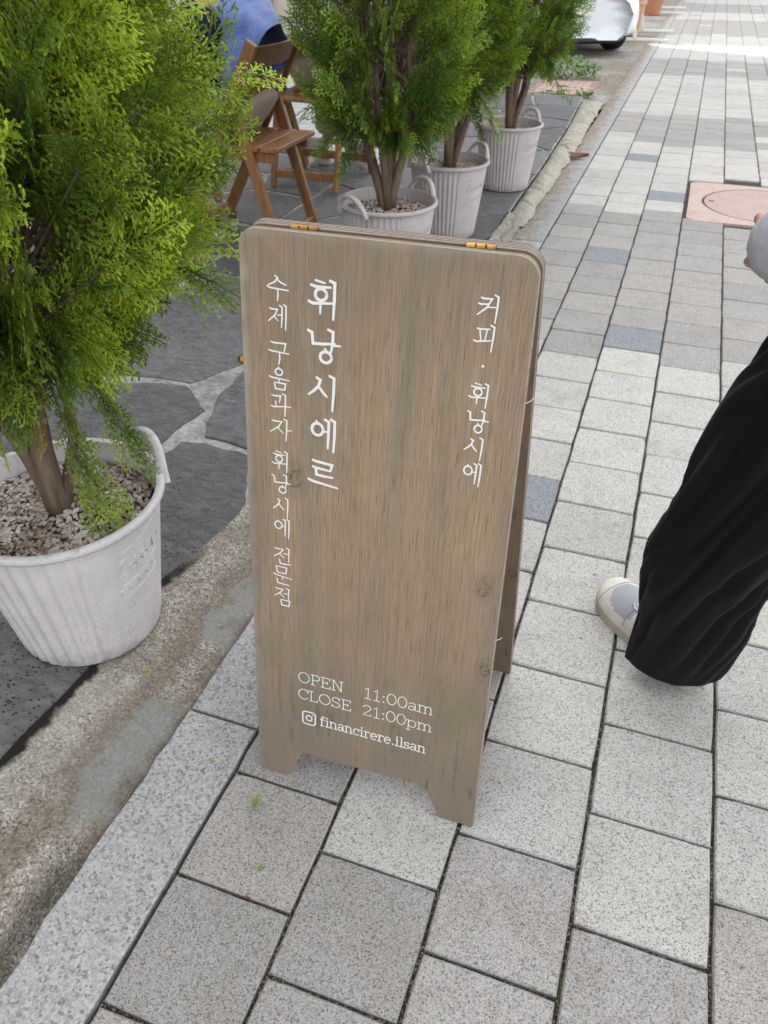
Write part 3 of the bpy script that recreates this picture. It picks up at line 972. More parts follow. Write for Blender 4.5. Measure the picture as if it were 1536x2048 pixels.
V2 = UPZ * math.cos(PHI) - NB * math.sin(PHI)
Y2 = V2.cross(U)
top_in = O1 + V1 * PH + Y1 * PT + NB * 0.010
O2 = top_in - V2 * (top_in.z / math.cos(PHI))
back = panel('back_panel', [M_PANEL_IN, M_PLY], top_in.z / math.cos(PHI) + 0.001)
back.matrix_basis = frame_matrix(O2, U, Y2, V2)

# hinges over the top edge
for hu in (0.080, 0.296):
    b = MB()
    for q, (a, e) in enumerate(((-0.0175, -0.0062), (-0.0058, 0.0058), (0.0062, 0.0175))):
        b.tube([(a, 0, 0), (a + .0008, 0, 0), (e - .0008, 0, 0), (e, 0, 0)], [0.0034, 0.0046, 0.0046, 0.0034] if q != 1 else [0.0036, 0.0051, 0.0051, 0.0036], 14)
    for sx in (-0.0178, 0.0178):
        b.lathe([(0.0, -0.001), (0.003, 0.0), (0.0, 0.001)], 8, (0, 0, 0)) if False else None
    h = b.build('hinge', M_BRASS, sign, smooth=40)
    m = Matrix((U, NB, UPZ)).transposed().to_4x4()
    m.translation = O1 + U * hu + V1 * PH + Y1 * PT + NB * 0.006 - UPZ * 0.0005 - sign.location
    h.matrix_basis = m
    for sg, tl in ((-1, -0.8), (1, 0.9)):
        b = MB(); b.box((0, sg * 0.0032, -0.014), (0.034, 0.0016, 0.028), None, 0, 0.0003)
        lf = b.build('leaf', M_BRASS, h)
        lf.rotation_euler = (-0.14 if sg < 0 else 0.21, 0, 0)
# brass knob of the hook on the left edge
b = MB()
b.lathe([(0.0, -0.009), (0.006, -0.0075), (0.0085, -0.003), (0.0085, 0.002), (0.005, 0.0055), (0.0028, 0.007), (0.0028, 0.014)], 18)
kn = b.build('knob', M_BRASS, sign, smooth=True)
m = Matrix((NB, UPZ, U)).transposed().to_4x4()
m.translation = O1 + V1 * 0.742 + Y1 * 0.006 - U * 0.0035 - sign.location
kn.matrix_basis = m @ Matrix.Scale(0.68, 4)
# two short threads caught on the right edge
for (v_, ln) in ((0.74, 0.03), (0.385, 0.014)):
    w_ = 0.385 - 0.018 * v_
    a = O1 + U * (w_ + 0.0005) + V1 * v_ - sign.location
    MBt = MB(); MBt.tube([a - U * 0.004, a + U * 0.004 + NB * ln * 0.5 - UPZ * 0.001, a + U * 0.006 + NB * ln - UPZ * 0.004], 0.0005, 5)
    MBt.build('thread', M_THREAD, sign)

# ---- lettering: brush strokes laid on the panel face
class Ink:
    def __init__(s): s.b = MB(); s.k = 0
    def stroke(s, pts, w, close=False, taper=True):
        s.k += 1
        y = -0.0004 - 0.00001 * s.k
        P = [Vector(p) for p in pts]
        if close: P = P + [P[0], P[1]]
        n = len(P)
        if n == 1: return
        L, Rr = [], []
        for i in range(n):
            d1 = (P[i] - P[i - 1]).normalized() if i > 0 else None
            d2 = (P[i + 1] - P[i]).normalized() if i < n - 1 else None
            d = ((d1 or d2) + (d2 or d1))
            d = d.normalized() if d.length > 1e-6 else (d1 or d2)
            nr = Vector((-d.y, d.x))
            k = 1.0
            if d1 and d2: k = 1.0 / max(0.6, abs(d.dot(d1)))
            ww = w * 0.5 * k
            if taper and not close:
                ww *= (0.85 if i == 0 else (0.72 if i == n - 1 else 1.0))
            L.append(P[i] + nr * ww); Rr.append(P[i] - nr * ww)
        if not close:
            d = (P[0] - P[1]).normalized() * w * 0.22
            L.insert(0, P[0] + d + (L[0] - P[0]) * 0.5); Rr.insert(0, P[0] + d + (Rr[0] - P[0]) * 0.5)
            d = (P[-1] - P[-2]).normalized() * w * 0.3
            L.append(P[-1] + d + (L[-1] - P[-1]) * 0.45); Rr.append(P[-1] + d + (Rr[-1] - P[-1]) * 0.45)
        m_ = len(L)
        vv = [(p.x, y, p.y) for p in L] + [(p.x, y, p.y) for p in Rr]
        s.b.add(vv, [(i, m_ + i, m_ + i + 1, i + 1) for i in range(m_ - 1)])
    def ell(s, cx, cy, rx, ry, w, n=22, a0=0, a1=360):
        pts = [(cx + rx * math.cos(R(a0 + (a1 - a0) * k / n)), cy + ry * math.sin(R(a0 + (a1 - a0) * k / n))) for k in range(n + (0 if a1 - a0 == 360 else 1))]
        s.stroke(pts, w, close=(a1 - a0 == 360), taper=False)

HAN = {  # y runs down, 0..1 in the syllable's own box; 'o' = ring (cx, cy, rx, ry)
 'hwi': [[(.26, .04), (.59, .09)], [(.09, .165), (.30, .20), (.80, .185)], ('o', .455, .385, .225, .165), [(.0, .575), (.16, .625), (.9, .575)], [(.44, .61), (.43, .87)], [(.76, .015), (.94, .065), (.93, .5), (.90, .99)]],
 'nang': [[(.0, .10), (.13, .15), (.16, .46), (.45, .445), (.82, .395)], [(.60, .02), (.76, .075), (.75, .4), (.70, .66)], [(.76, .45), (.98, .44)], ('o', .55, .81, .19, .175), [(.52, .565), (.57, .64)]],
 'si': [[(.30, .10), (.45, .165), (.38, .34), (.22, .48), (.02, .61)], [(.38, .34), (.52, .48), (.69, .61)], [(.77, .01), (.95, .07), (.94, .5), (.90, .99)]],
 'e': [('o', .29, .37, .24, .195), [(.24, .12), (.30, .19)], [(.54, .41), (.72, .40)], [(.56, .045), (.73, .10), (.72, .5), (.70, .90)], [(.79, .015), (.96, .075), (.955, .5), (.92, .99)]],
 'reu': [[(.15, .04), (.30, .075), (.81, .125), (.76, .35)], [(.15, .28), (.30, .315), (.76, .355)], [(.26, .31), (.29, .56), (.5, .585), (.83, .585)], [(.0, .77), (.15, .83), (1.0, .945)]],
 'su': [[(.38, .02), (.51, .11), (.36, .28), (.05, .42)], [(.48, .17), (.66, .28), (.90, .355)], [(.0, .47), (.18, .52), (1.0, .555)], [(.5, .54), (.51, .8), (.48, 1.0)]],
 'je': [[(.08, .19), (.22, .225), (.52, .215), (.36, .46), (.02, .70)], [(.31, .48), (.53, .66)], [(.52, .43), (.74, .42)], [(.61, .05), (.76, .11), (.75, .5), (.71, .90)], [(.83, .0), (.97, .06), (.96, .5), (.92, 1.0)]],
 'gu': [[(.12, .02), (.28, .055), (.85, .04), (.77, .40)], [(.0, .385), (.16, .43), (1.0, .475)], [(.54, .45), (.55, .75), (.50, 1.0)]],
 'um': [('o', .49, .22, .19, .16), [(.46, .0), (.51, .06)], [(.0, .455), (.16, .50), (1.0, .545)], [(.49, .52), (.49, .68)], [(.26, .70), (.31, .985), (.76, .985), (.81, .71), (.26, .70)]],
 'gwa': [[(.03, .10), (.16, .135), (.48, .11), (.42, .42)], [(.23, .36), (.25, .60)], [(.0, .60), (.14, .635), (.68, .565)], [(.57, .0), (.73, .055), (.72, .5), (.69, 1.0)], [(.73, .555), (1.0, .55)]],
 'ja': [[(.08, .11), (.20, .145), (.56, .135), (.38, .40), (.0, .66)], [(.35, .42), (.61, .66)], [(.64, .0), (.79, .055), (.78, .5), (.74, 1.0)], [(.78, .50), (1.0, .49)]],
 'jeon': [[(.08, .09), (.20, .125), (.56, .115), (.38, .33), (.0, .56)], [(.33, .37), (.59, .57)], [(.58, .33), (.85, .325)], [(.74, .0), (.9, .05), (.87, .75)], [(.33, .67), (.37, .90), (.6, .905), (1.0, .87)]],
 'mun': [[(.17, .02), (.23, .35), (.68, .36), (.73, .04), (.17, .02)], [(.0, .44), (.15, .49), (1.0, .60)], [(.5, .54), (.49, .72)], [(.18, .66), (.24, .92), (.5, .94), (.86, .955)]],
 'jeom': [[(.05, .07), (.18, .105), (.56, .10), (.36, .31), (.0, .51)], [(.33, .35), (.62, .52)], [(.60, .32), (.87, .315)], [(.78, .0), (.95, .05), (.92, .62)], [(.40, .68), (.45, .985), (.94, .985), (1.0, .69), (.40, .68)]],
 'keo': [[(.13, .13), (.26, .165), (.66, .15), (.46, .46), (.02, .76)], [(.02, .345), (.16, .375), (.54, .34)], [(.50, .455), (.88, .44)], [(.77, .0), (.96, .065), (.95, .5), (.91, 1.0)]],
 'pi': [[(.12, .165), (.26, .185), (.76, .15)], [(.26, .19), (.36, .61)], [(.62, .17), (.55, .60)], [(.0, .625), (.15, .665), (.85, .575)], [(.77, .0), (.96, .065), (.95, .5), (.91, 1.0)]],
}
COLUMNS = [
 (0.0022, [('su',0.0373,0.0660,0.8276,0.8589),('je',0.0377,0.0634,0.7913,0.8237),('gu',0.0372,0.0657,0.7455,0.7752),('um',0.0371,0.0660,0.7113,0.7421),('gwa',0.0392,0.0678,0.6748,0.7059),('ja',0.0372,0.0679,0.6389,0.6703),('hwi',0.0384,0.0627,0.5903,0.6231),('nang',0.0376,0.0670,0.5571,0.5875),('si',0.0383,0.0626,0.5186,0.5510),('e',0.0392,0.0638,0.4839,0.5172),('jeon',0.0381,0.0649,0.4360,0.4680),('mun',0.0364,0.0662,0.4013,0.4343),('jeom',0.0382,0.0624,0.3635,0.3965)]),
 (0.0040, [('hwi',0.0922,0.1289,0.8122,0.8603),('nang',0.0915,0.1362,0.7553,0.8008),('si',0.0922,0.1297,0.6925,0.7409),('e',0.0950,0.1313,0.6337,0.6818),('reu',0.0920,0.1353,0.5793,0.6198)]),
 (0.0023, [('keo',0.3021,0.3263,0.8339,0.8659),('pi',0.3014,0.3255,0.7996,0.8310),('dot',0.3141,0.3178,0.7792,0.7830),('hwi',0.3024,0.3268,0.7289,0.7605),('nang',0.3033,0.3312,0.6950,0.7257),('si',0.3034,0.3275,0.6581,0.6899),('e',0.3049,0.3288,0.6216,0.6550)]),
]
for (w, col) in COLUMNS:
    ink = Ink()
    for (g, u0, u1, v0, v1) in col:
        if g == 'dot':
            ink.ell((u0 + u1) / 2, (v0 + v1) / 2, 0.0009, 0.0009, 0.0018, 12)
            continue
        for st_ in HAN[g]:
            if st_[0] == 'o':
                ink.ell(u0 + (u1 - u0) * st_[1], v1 - (v1 - v0) * st_[2], (u1 - u0) * st_[3] - w * 0.2, (v1 - v0) * st_[4] - w * 0.2, w)
            else:
                ww = w * (0.92 if len(st_) < 3 else 1.0)
                ink.stroke([(u0 + (u1 - u0) * a, v1 - (v1 - v0) * c) for a, c in st_], ww)
    ink.b.build('lettering', M_PAINT, front)

def A(cx, cy, rx, ry, a0, a1, n=14):
    return [(cx + rx * math.cos(R(a0 + (a1 - a0) * k / n)), cy + ry * math.sin(R(a0 + (a1 - a0) * k / n))) for k in range(n + 1)]
X = 0.66
LAT = {
 'O': (.98, [A(.47, .5, .42, .5, 0, 360, 30)]),
 'P': (.80, [[(.17, 0), (.17, 1)], [(.02, 0), (.36, 0)], [(.02, 1), (.44, 1)] + A(.44, .74, .26, .26, 90, -90) + [(.17, .48)]]),
 'E': (.84, [[(.17, 0), (.17, 1)], [(.02, 1), (.70, 1), (.70, .80)], [(.17, .52), (.52, .52)], [(.52, .40), (.52, .64)], [(.02, 0), (.74, 0), (.74, .22)]]),
 'N': (.95, [[(.16, 0), (.16, 1)], [(.02, 0), (.32, 0)], [(.02, 1), (.20, 1), (.76, 0)], [(.76, 0), (.76, 1)], [(.62, 1), (.90, 1)]]),
 'C': (.88, [A(.46, .5, .42, .5, 38, 322, 24), [(.80, .66), (.80, 1.0)]]),
 'L': (.78, [[(.17, 0), (.17, 1)], [(.02, 1), (.34, 1)], [(.02, 0), (.68, 0), (.68, .26)]]),
 'S': (.80, [A(.38, .75, .28, .25, 25, 270, 16) + A(.38, .25, .30, .25, 90, -155, 16), [(.65, .74), (.65, .98)], [(.08, .0), (.08, .25)]]),
 '1': (.62, [[(.10, .82), (.32, 1), (.32, 0)], [(.10, 0), (.54, 0)]]),
 '2': (.72, [A(.34, .73, .27, .27, 170, -20, 14) + [(.06, .03), (.62, .03), (.64, .18)]]),
 '0': (.74, [A(.36, .5, .30, .5, 0, 360, 28)]),
 ':': (.34, [A(.16, .07, .035, .035, 0, 360, 8), A(.16, .58, .035, .035, 0, 360, 8)]),
 '.': (.34, [A(.16, .05, .04, .04, 0, 360, 8)]),
 ' ': (.40, []),
 'a': (.66, [A(.28, X * .72, .22, X * .28, 160, 0, 10) + [(.50, .12), (.56, .02), (.64, .02)], A(.26, .18, .20, .18, 0, 360, 16)]),
 'm': (1.08, [[(.0, X), (.14, X), (.14, 0)], [(.0, 0), (.28, 0)], A(.33, X * .68, .19, X * .32, 180, 0, 10) + [(.52, 0)], [(.42, 0), (.62, 0)], A(.71, X * .68, .19, X * .32, 180, 0, 10) + [(.90, 0)], [(.80, 0), (1.02, 0)]]),
 'n': (.76, [[(.0, X), (.14, X), (.14, 0)], [(.0, 0), (.28, 0)], A(.36, X * .66, .22, X * .34, 180, 0, 10) + [(.58, 0)], [(.46, 0), (.72, 0)]]),
 'p': (.74, [[(.0, X), (.14, X), (.14, -.32)], [(.0, -.32), (.30, -.32)], A(.39, X * .5, .26, X * .5, 0, 360, 20)]),
 'f': (.50, [[(.16, 0), (.16, .78)] + A(.34, .78, .18, .22, 180, 40, 8), [(.0, X), (.40, X)], [(.02, 0), (.34, 0)]]),
 'i': (.38, [[(.03, X), (.18, X), (.18, 0)], [(.02, 0), (.34, 0)], A(.17, .93, .04, .04, 0, 360, 8)]),
 'c': (.62, [A(.32, X * .5, .27, X * .5, 45, 320, 18), [(.53, X * .62), (.53, X)]]),
 'r': (.58, [[(.0, X), (.16, X), (.16, 0)], [(.0, 0), (.36, 0)], A(.38, X * .62, .22, X * .38, 180, 40, 8)]),
 'e': (.66, [[(.05, X * .54), (.57, X * .54)] + A(.31, X * .5, .26, X * .5, 5, 315, 20)]),
 'l': (.38, [[(.03, 1), (.18, 1), (.18, 0)], [(.02, 0), (.34, 0)]]),
 's': (.56, [A(.26, X * .75, .19, X * .24, 30, 270, 10) + A(.26, X * .25, .21, X * .25, 90, -150, 10), [(.44, X * .72), (.44, X)], [(.06, 0), (.06, .18)]]),
}
def latin(txt, u0, u1, base, cap, w):
    ink = Ink()
    tot = sum(LAT[c][0] for c in txt) - 0.06
    sx = (u1 - u0) / tot
    x = u0
    for c in txt:
        for st_ in LAT[c][1]:
            cl = math.hypot(st_[0][0] - st_[-1][0], st_[0][1] - st_[-1][1]) < 1e-6
            pts = [(x + a * sx, base + d * cap) for a, d in (st_[:-1] if cl else st_)]
            ink.stroke(pts, w, close=cl, taper=False)
        x += LAT[c][0] * sx
    return ink.b.build('lettering', M_PAINT, front)
latin('OPEN', 0.0750, 0.1515, 0.2196, 0.0205, 0.0015)
latin('11:00am', 0.1860, 0.2985, 0.2196, 0.0215, 0.0015)
latin('CLOSE', 0.0750, 0.1664, 0.1848, 0.0205, 0.0015)
latin('21:00pm', 0.1850, 0.2996, 0.1842, 0.0212, 0.0015)
latin('financirere.ilsan', 0.1134, 0.2930, 0.1368, 0.0198, 0.0019)
ink = Ink()
lx, lz, hw, hz, cr = 0.0940, 0.1455, 0.0112, 0.0136, 0.0055
sq = []
for (sx, sz, a0) in ((1, 1, 0), (-1, 1, 90), (-1, -1, 180), (1, -1, 270)):
    sq += A(lx + sx * (hw - cr), lz + sz * (hz - cr), cr, cr, a0, a0 + 90, 6)
ink.stroke(sq, 0.0024, close=True)
ink.ell(lx, lz, 0.0050, 0.0058, 0.0022, 22)
ink.ell(lx + 0.0066, lz + 0.0078, 0.0006, 0.0006, 0.0012, 8)
ink.b.build('camera_emblem', M_PAINT, front)

# ================================================================ POTTED CONIFERS
def mesh_np(name, V, F, mat, parent, attrs=None, smooth=False):
    me = bpy.data.meshes.new(name)
    nf = len(F)
    me.vertices.add(len(V)); me.vertices.foreach_set('co', np.ascontiguousarray(V, dtype=np.float32).ravel())
    me.loops.add(nf * 3); me.loops.foreach_set('vertex_index', np.ascontiguousarray(F, dtype=np.int32).ravel())
    me.polygons.add(nf); me.polygons.foreach_set('loop_start', np.arange(0, nf * 3, 3, dtype=np.int32))
    me.polygons.foreach_set('loop_total', np.full(nf, 3, dtype=np.int32))
    me.materials.append(mat)
    for k, a in (attrs or {}).items():
        at = me.attributes.new(k, 'FLOAT', 'POINT')
        at.data.foreach_set('value', np.ascontiguousarray(a, dtype=np.float32))
    me.update(calc_edges=True)
    if smooth: me.polygons.foreach_set('use_smooth', np.ones(nf, dtype=bool))
    return link(name, me, parent)

def frond(seed, nside, step, w, nubs=0):
    r = random.Random(seed)
    V, F, AG = [], [], []
    def shoot(x, y, ang, ln, wd, a0, a1, z=0.0):
        c, s = math.cos(ang), math.sin(ang)
        tilt = r.uniform(-.75, .75)
        rise = r.uniform(-.10, .10) * ln
        b = len(V)
        for (t, k) in ((0, .34), (.62, .5)):
            for sg in (1, -1):
                V.append((x + c * ln * t - s * wd * k * sg, y + s * ln * t + c * wd * k * sg, z + rise * t + tilt * wd * k * sg))
                AG.append(a0 + (a1 - a0) * t)
        V.append((x + c * ln, y + s * ln, z + rise)); AG.append(a1)
        F.extend([(b, b + 1, b + 3), (b, b + 3, b + 2), (b + 2, b + 3, b + 4)])
    def nub(x, y, ang, ln, wd, a0):
        c, s = math.cos(ang), math.sin(ang); b = len(V); tl = r.uniform(-.6, .6) * wd
        V.extend([(x - s * wd * .5, y + c * wd * .5, tl), (x + s * wd * .5, y - c * wd * .5, -tl), (x + c * ln, y + s * ln, 0.0)])
        AG.extend([a0, a0, min(1, a0 + .2)]); F.append((b, b + 1, b + 2))
    shoot(0, 0, 0, 1.0, w * .8, 0.0, 0.95)
    for i in range(nside):
        s = .07 + .88 * (i + r.uniform(-.25, .25)) / nside
        sg = 1 if i % 2 else -1
        L = (.46 * (1 - s) ** .72 + .09) * r.uniform(.8, 1.15) * min(1, .45 + s * 3.0)
        ang = sg * R(52 - 16 * s + r.uniform(-7, 7))
        shoot(s, 0, ang, L, w * .8, .15 + .5 * s, .95)
        c, sn = math.cos(ang), math.sin(ang)
        k = 0; d = .07
        while d < L * .96:
            sg2 = 1 if k % 2 else -1
            l2 = (.10 * (1 - .45 * d / L) + .03) * r.uniform(.7, 1.25)
            shoot(s + c * d, sn * d, ang + sg2 * R(44 + r.uniform(-9, 9)), l2, w * 1.05, .25 + .5 * (s * .5 + d / L * .5), .72 + .28 * d / L)
            if nubs:
                aa = ang + sg2 * R(44); cc, ss = math.cos(aa), math.sin(aa)
                for q in range(nubs):
                    e = l2 * (.25 + .6 * q / nubs)
                    nub(s + c * d + cc * e, sn * d + ss * e, aa + (1 if q % 2 else -1) * R(42), l2 * .36, w * 1.0, .55 + .3 * d / L)
            d += step * r.uniform(.8, 1.2); k += 1
    return np.array(V), np.array(F), np.array(AG)
FR_NEAR = [frond(s, 14, .058, .026, 2) for s in range(7)]
FR_FAR = [frond(30 + s, 9, .09, .044) for s in range(6)]

def crown(name, parent, specs, templates, mat, seed):
    """specs: list of (pos, dir, plane_normal, length, droop, tone)"""
    r = np.random.RandomState(seed)
    Vs, Fs, A1, A2 = [], [], [], []
    base = 0
    for (p, d, nrm, ln, droop, tone) in specs:
        V, F, AG = templates[r.randint(len(templates))]
        d = np.array(d, float); d /= np.linalg.norm(d)
        nrm = np.array(nrm, float); nrm -= d * nrm.dot(d); nrm /= (np.linalg.norm(nrm) + 1e-9)
        y = np.cross(nrm, d)
        fan = r.uniform(.75, 1.1)
        x = V[:, 0]
        W = np.outer(x * ln, d) + np.outer(V[:, 1] * ln * fan, y) + np.outer((V[:, 2] + r.uniform(-.25, .25) * x * x) * ln, nrm)
        W[:, 2] -= droop * ln * x ** 2
        W += np.array(p)
        Vs.append(W); Fs.append(F + base); A1.append(AG); A2.append(np.full(len(V), tone)); base += len(V)
    return mesh_np(name, np.concatenate(Vs), np.concatenate(Fs), mat, parent, {'age': np.concatenate(A1), 'tone': np.concatenate(A2)})

def make_pot(t, rb, rt, h, mat, flute_n, handle_a, text_a, text_half, seed):
    """basket pot: fluted wall, rolled rim, two loop handles, a smooth panel with raised script"""
    N = 288
    def smooth_zone(a):
        d = abs((a - text_a + math.pi) % (2 * math.pi) - math.pi)
        return 1.0 if d > text_half else 0.0
    def fn(r, z, a):
        if z <= 0.001 or z > h - 0.016: return r
        k = smooth_zone(a)
        ph = (a * flute_n / (2 * math.pi)) % 1.0
        tz = min(1.0, max(0.0, 0.5 + 2.6 * math.sin(2 * math.pi * ph)))
        fl = 0.0048 * tz * min(1.0, (h - 0.016 - z) / 0.02) * min(1.0, z / 0.006)
        return r + k * (fl - 0.0026) + (1 - k) * 0.0008
    def R_(z): return rb + (rt - rb) * z / h
    prof = [(0.0, 0.0), (rb - 0.004, 0.0), (rb, 0.004)] + [(R_(z), z) for z in np.linspace(0.012, h - 0.016, 12)]
    prof += [(R_(h) - 0.001, h - 0.014), (R_(h) + 0.007, h - 0.012), (R_(h) + 0.0105, h - 0.006), (R_(h) + 0.009, h + 0.001), (R_(h) + 0.003, h + 0.004), (R_(h) - 0.004, h + 0.001), (R_(h) - 0.007, h - 0.012), (R_(h - 0.09) - 0.006, h - 0.09)]
    b = MB(); b.lathe(prof, N, fn=fn)
    pot = b.build('pot', mat, t, smooth=50)
    for ha in (handle_a, handle_a + math.pi):
        pts, rad = [], []
        for k in range(17):
            u = -1 + 2 * k / 16
            a = ha + u * 0.40
            up = 0.066 * (1 - abs(u) ** 2.6) - 0.020
            rr_ = R_(h) + 0.008 + 0.004 * (1 - abs(u) ** 2)
            pts.append((rr_ * math.cos(a), rr_ * math.sin(a), h + up)); rad.append(0.0088 if abs(u) < 0.9 else 0.0105)
        hb = MB(); hb.tube(pts, rad, 10, flat=1.25); hb.build('handle', mat, pot, smooth=60)
    # raised script: a flourished word, a line under it, small capitals and a swash
    def on(s, z): # s: metres round the wall
        r_ = R_(z) + 0.0010
        a = text_a + s / R_(z)
        return (r_ * math.cos(a), r_ * math.sin(a), z)
    zc = h * 0.66
    cur = []
    cur.append([(-.055, .052), (-.03, .058), (0.0, .062), (.03, .072), (.052, .078)])
    cur.append([(-.058, .012), (-.050, .034), (-.040, .040), (-.034, .030), (-.044, .020), (-.032, .014), (-.036, .002), (-.050, .0), (-.060, .008), (-.054, .022)])
    x0 = -.026
    for kk in range(3):
        cur.append([(x0 + .012 * math.cos(q) * .5, .012 + .008 * math.sin(q) + kk * .003) for q in np.linspace(0, 2 * math.pi, 10)]); x0 += .016
        cur.append([(x0 - .007, .034 + kk * .003), (x0 - .009, .018 + kk * .003), (x0 - .004, .008 + kk * .003), (x0 + .002, .014 + kk * .003)])
    cur.append([(.028, .018), (.032, .034), (.036, .014), (.044, .024), (.050, .040), (.054, .026)])
    cur.append([(-.050, -.026), (-.02, -.022), (.01, -.014), (.045, .0)])
    for kk in range(5):
        xx = -.056 + kk * .021
        zz = -.044 + kk * .004
        cur.append([(xx, zz), (xx + .002, zz + .010), (xx + .009, zz + .010)]); cur.append([(xx + .005, zz), (xx + .013, zz + .001)]); cur.append([(xx + .012, zz), (xx + .015, zz + .011)])
    cur.append([(-.04, -.060), (-.005, -.052), (.03, -.046), (.05, -.036)])
    tb = MB()
    for c in cur:
        tb.tube([on(s, zc + z) for s, z in c], 0.0016, 5)
    tb.build('embossed_script', mat, pot, smooth=True)
    # soil and gravel
    zs = h - 0.042
    r = random.Random(seed)
    sb = MB()
    rs = R_(zs) - 0.006
    sb.lathe([(0.0001, 0.012), (rs * 0.5, 0.008), (rs, 0.0)], 40, (0, 0, zs))
    sb.build('soil', M_SOIL, t, smooth=True)
    return zs, rs

def ico_template(sub):
    import bmesh
    bm = bmesh.new(); bmesh.ops.create_icosphere(bm, subdivisions=sub, radius=1.0)
    V = np.array([v.co[:] for v in bm.verts]); F = np.array([[v.index for v in f.verts] for f in bm.faces]); bm.free()
    return V, F
ICO1, ICO2 = ico_template(1), ico_template(2)

def gravel(t, zs, rs, n, size, tpl, seed):
    r = np.random.RandomState(seed)
    V0, F0 = tpl
    Vs, Fs, base = [], [], 0
    for k in range(n):
        rad = rs * math.sqrt(r.rand()) * 0.985; a = r.rand() * 2 * math.pi
        s = size * r.uniform(.55, 1.35)
        sc = np.array([1.0, r.uniform(.65, 1.0), r.uniform(.5, .85)]) * s
        V = V0 * (1 + 0.35 * (r.rand(len(V0), 1) - .5)) * sc
        q = r.uniform(0, 2 * math.pi); tz = r.uniform(-.5, .5)
        c, sn = math.cos(q), math.sin(q)
        M_ = np.array([[c, -sn, 0], [sn, c, 0], [0, 0, 1]]) @ np.array([[1, 0, 0], [0, math.cos(tz), -math.sin(tz)], [0, math.sin(tz), math.cos(tz)]])
        dome = 0.012 * (1 - (rad / rs))
        V = V @ M_.T + np.array([rad * c * 0 + rad * math.cos(a), rad * math.sin(a), zs + dome + s * .35 + r.rand() * s * .5])
        Vs.append(V); Fs.append(F0 + base); base += len(V0)
    o = mesh_np('gravel', np.concatenate(Vs), np.concatenate(Fs), M_PEBBLE, t)
    return tag(o, kind='stuff')

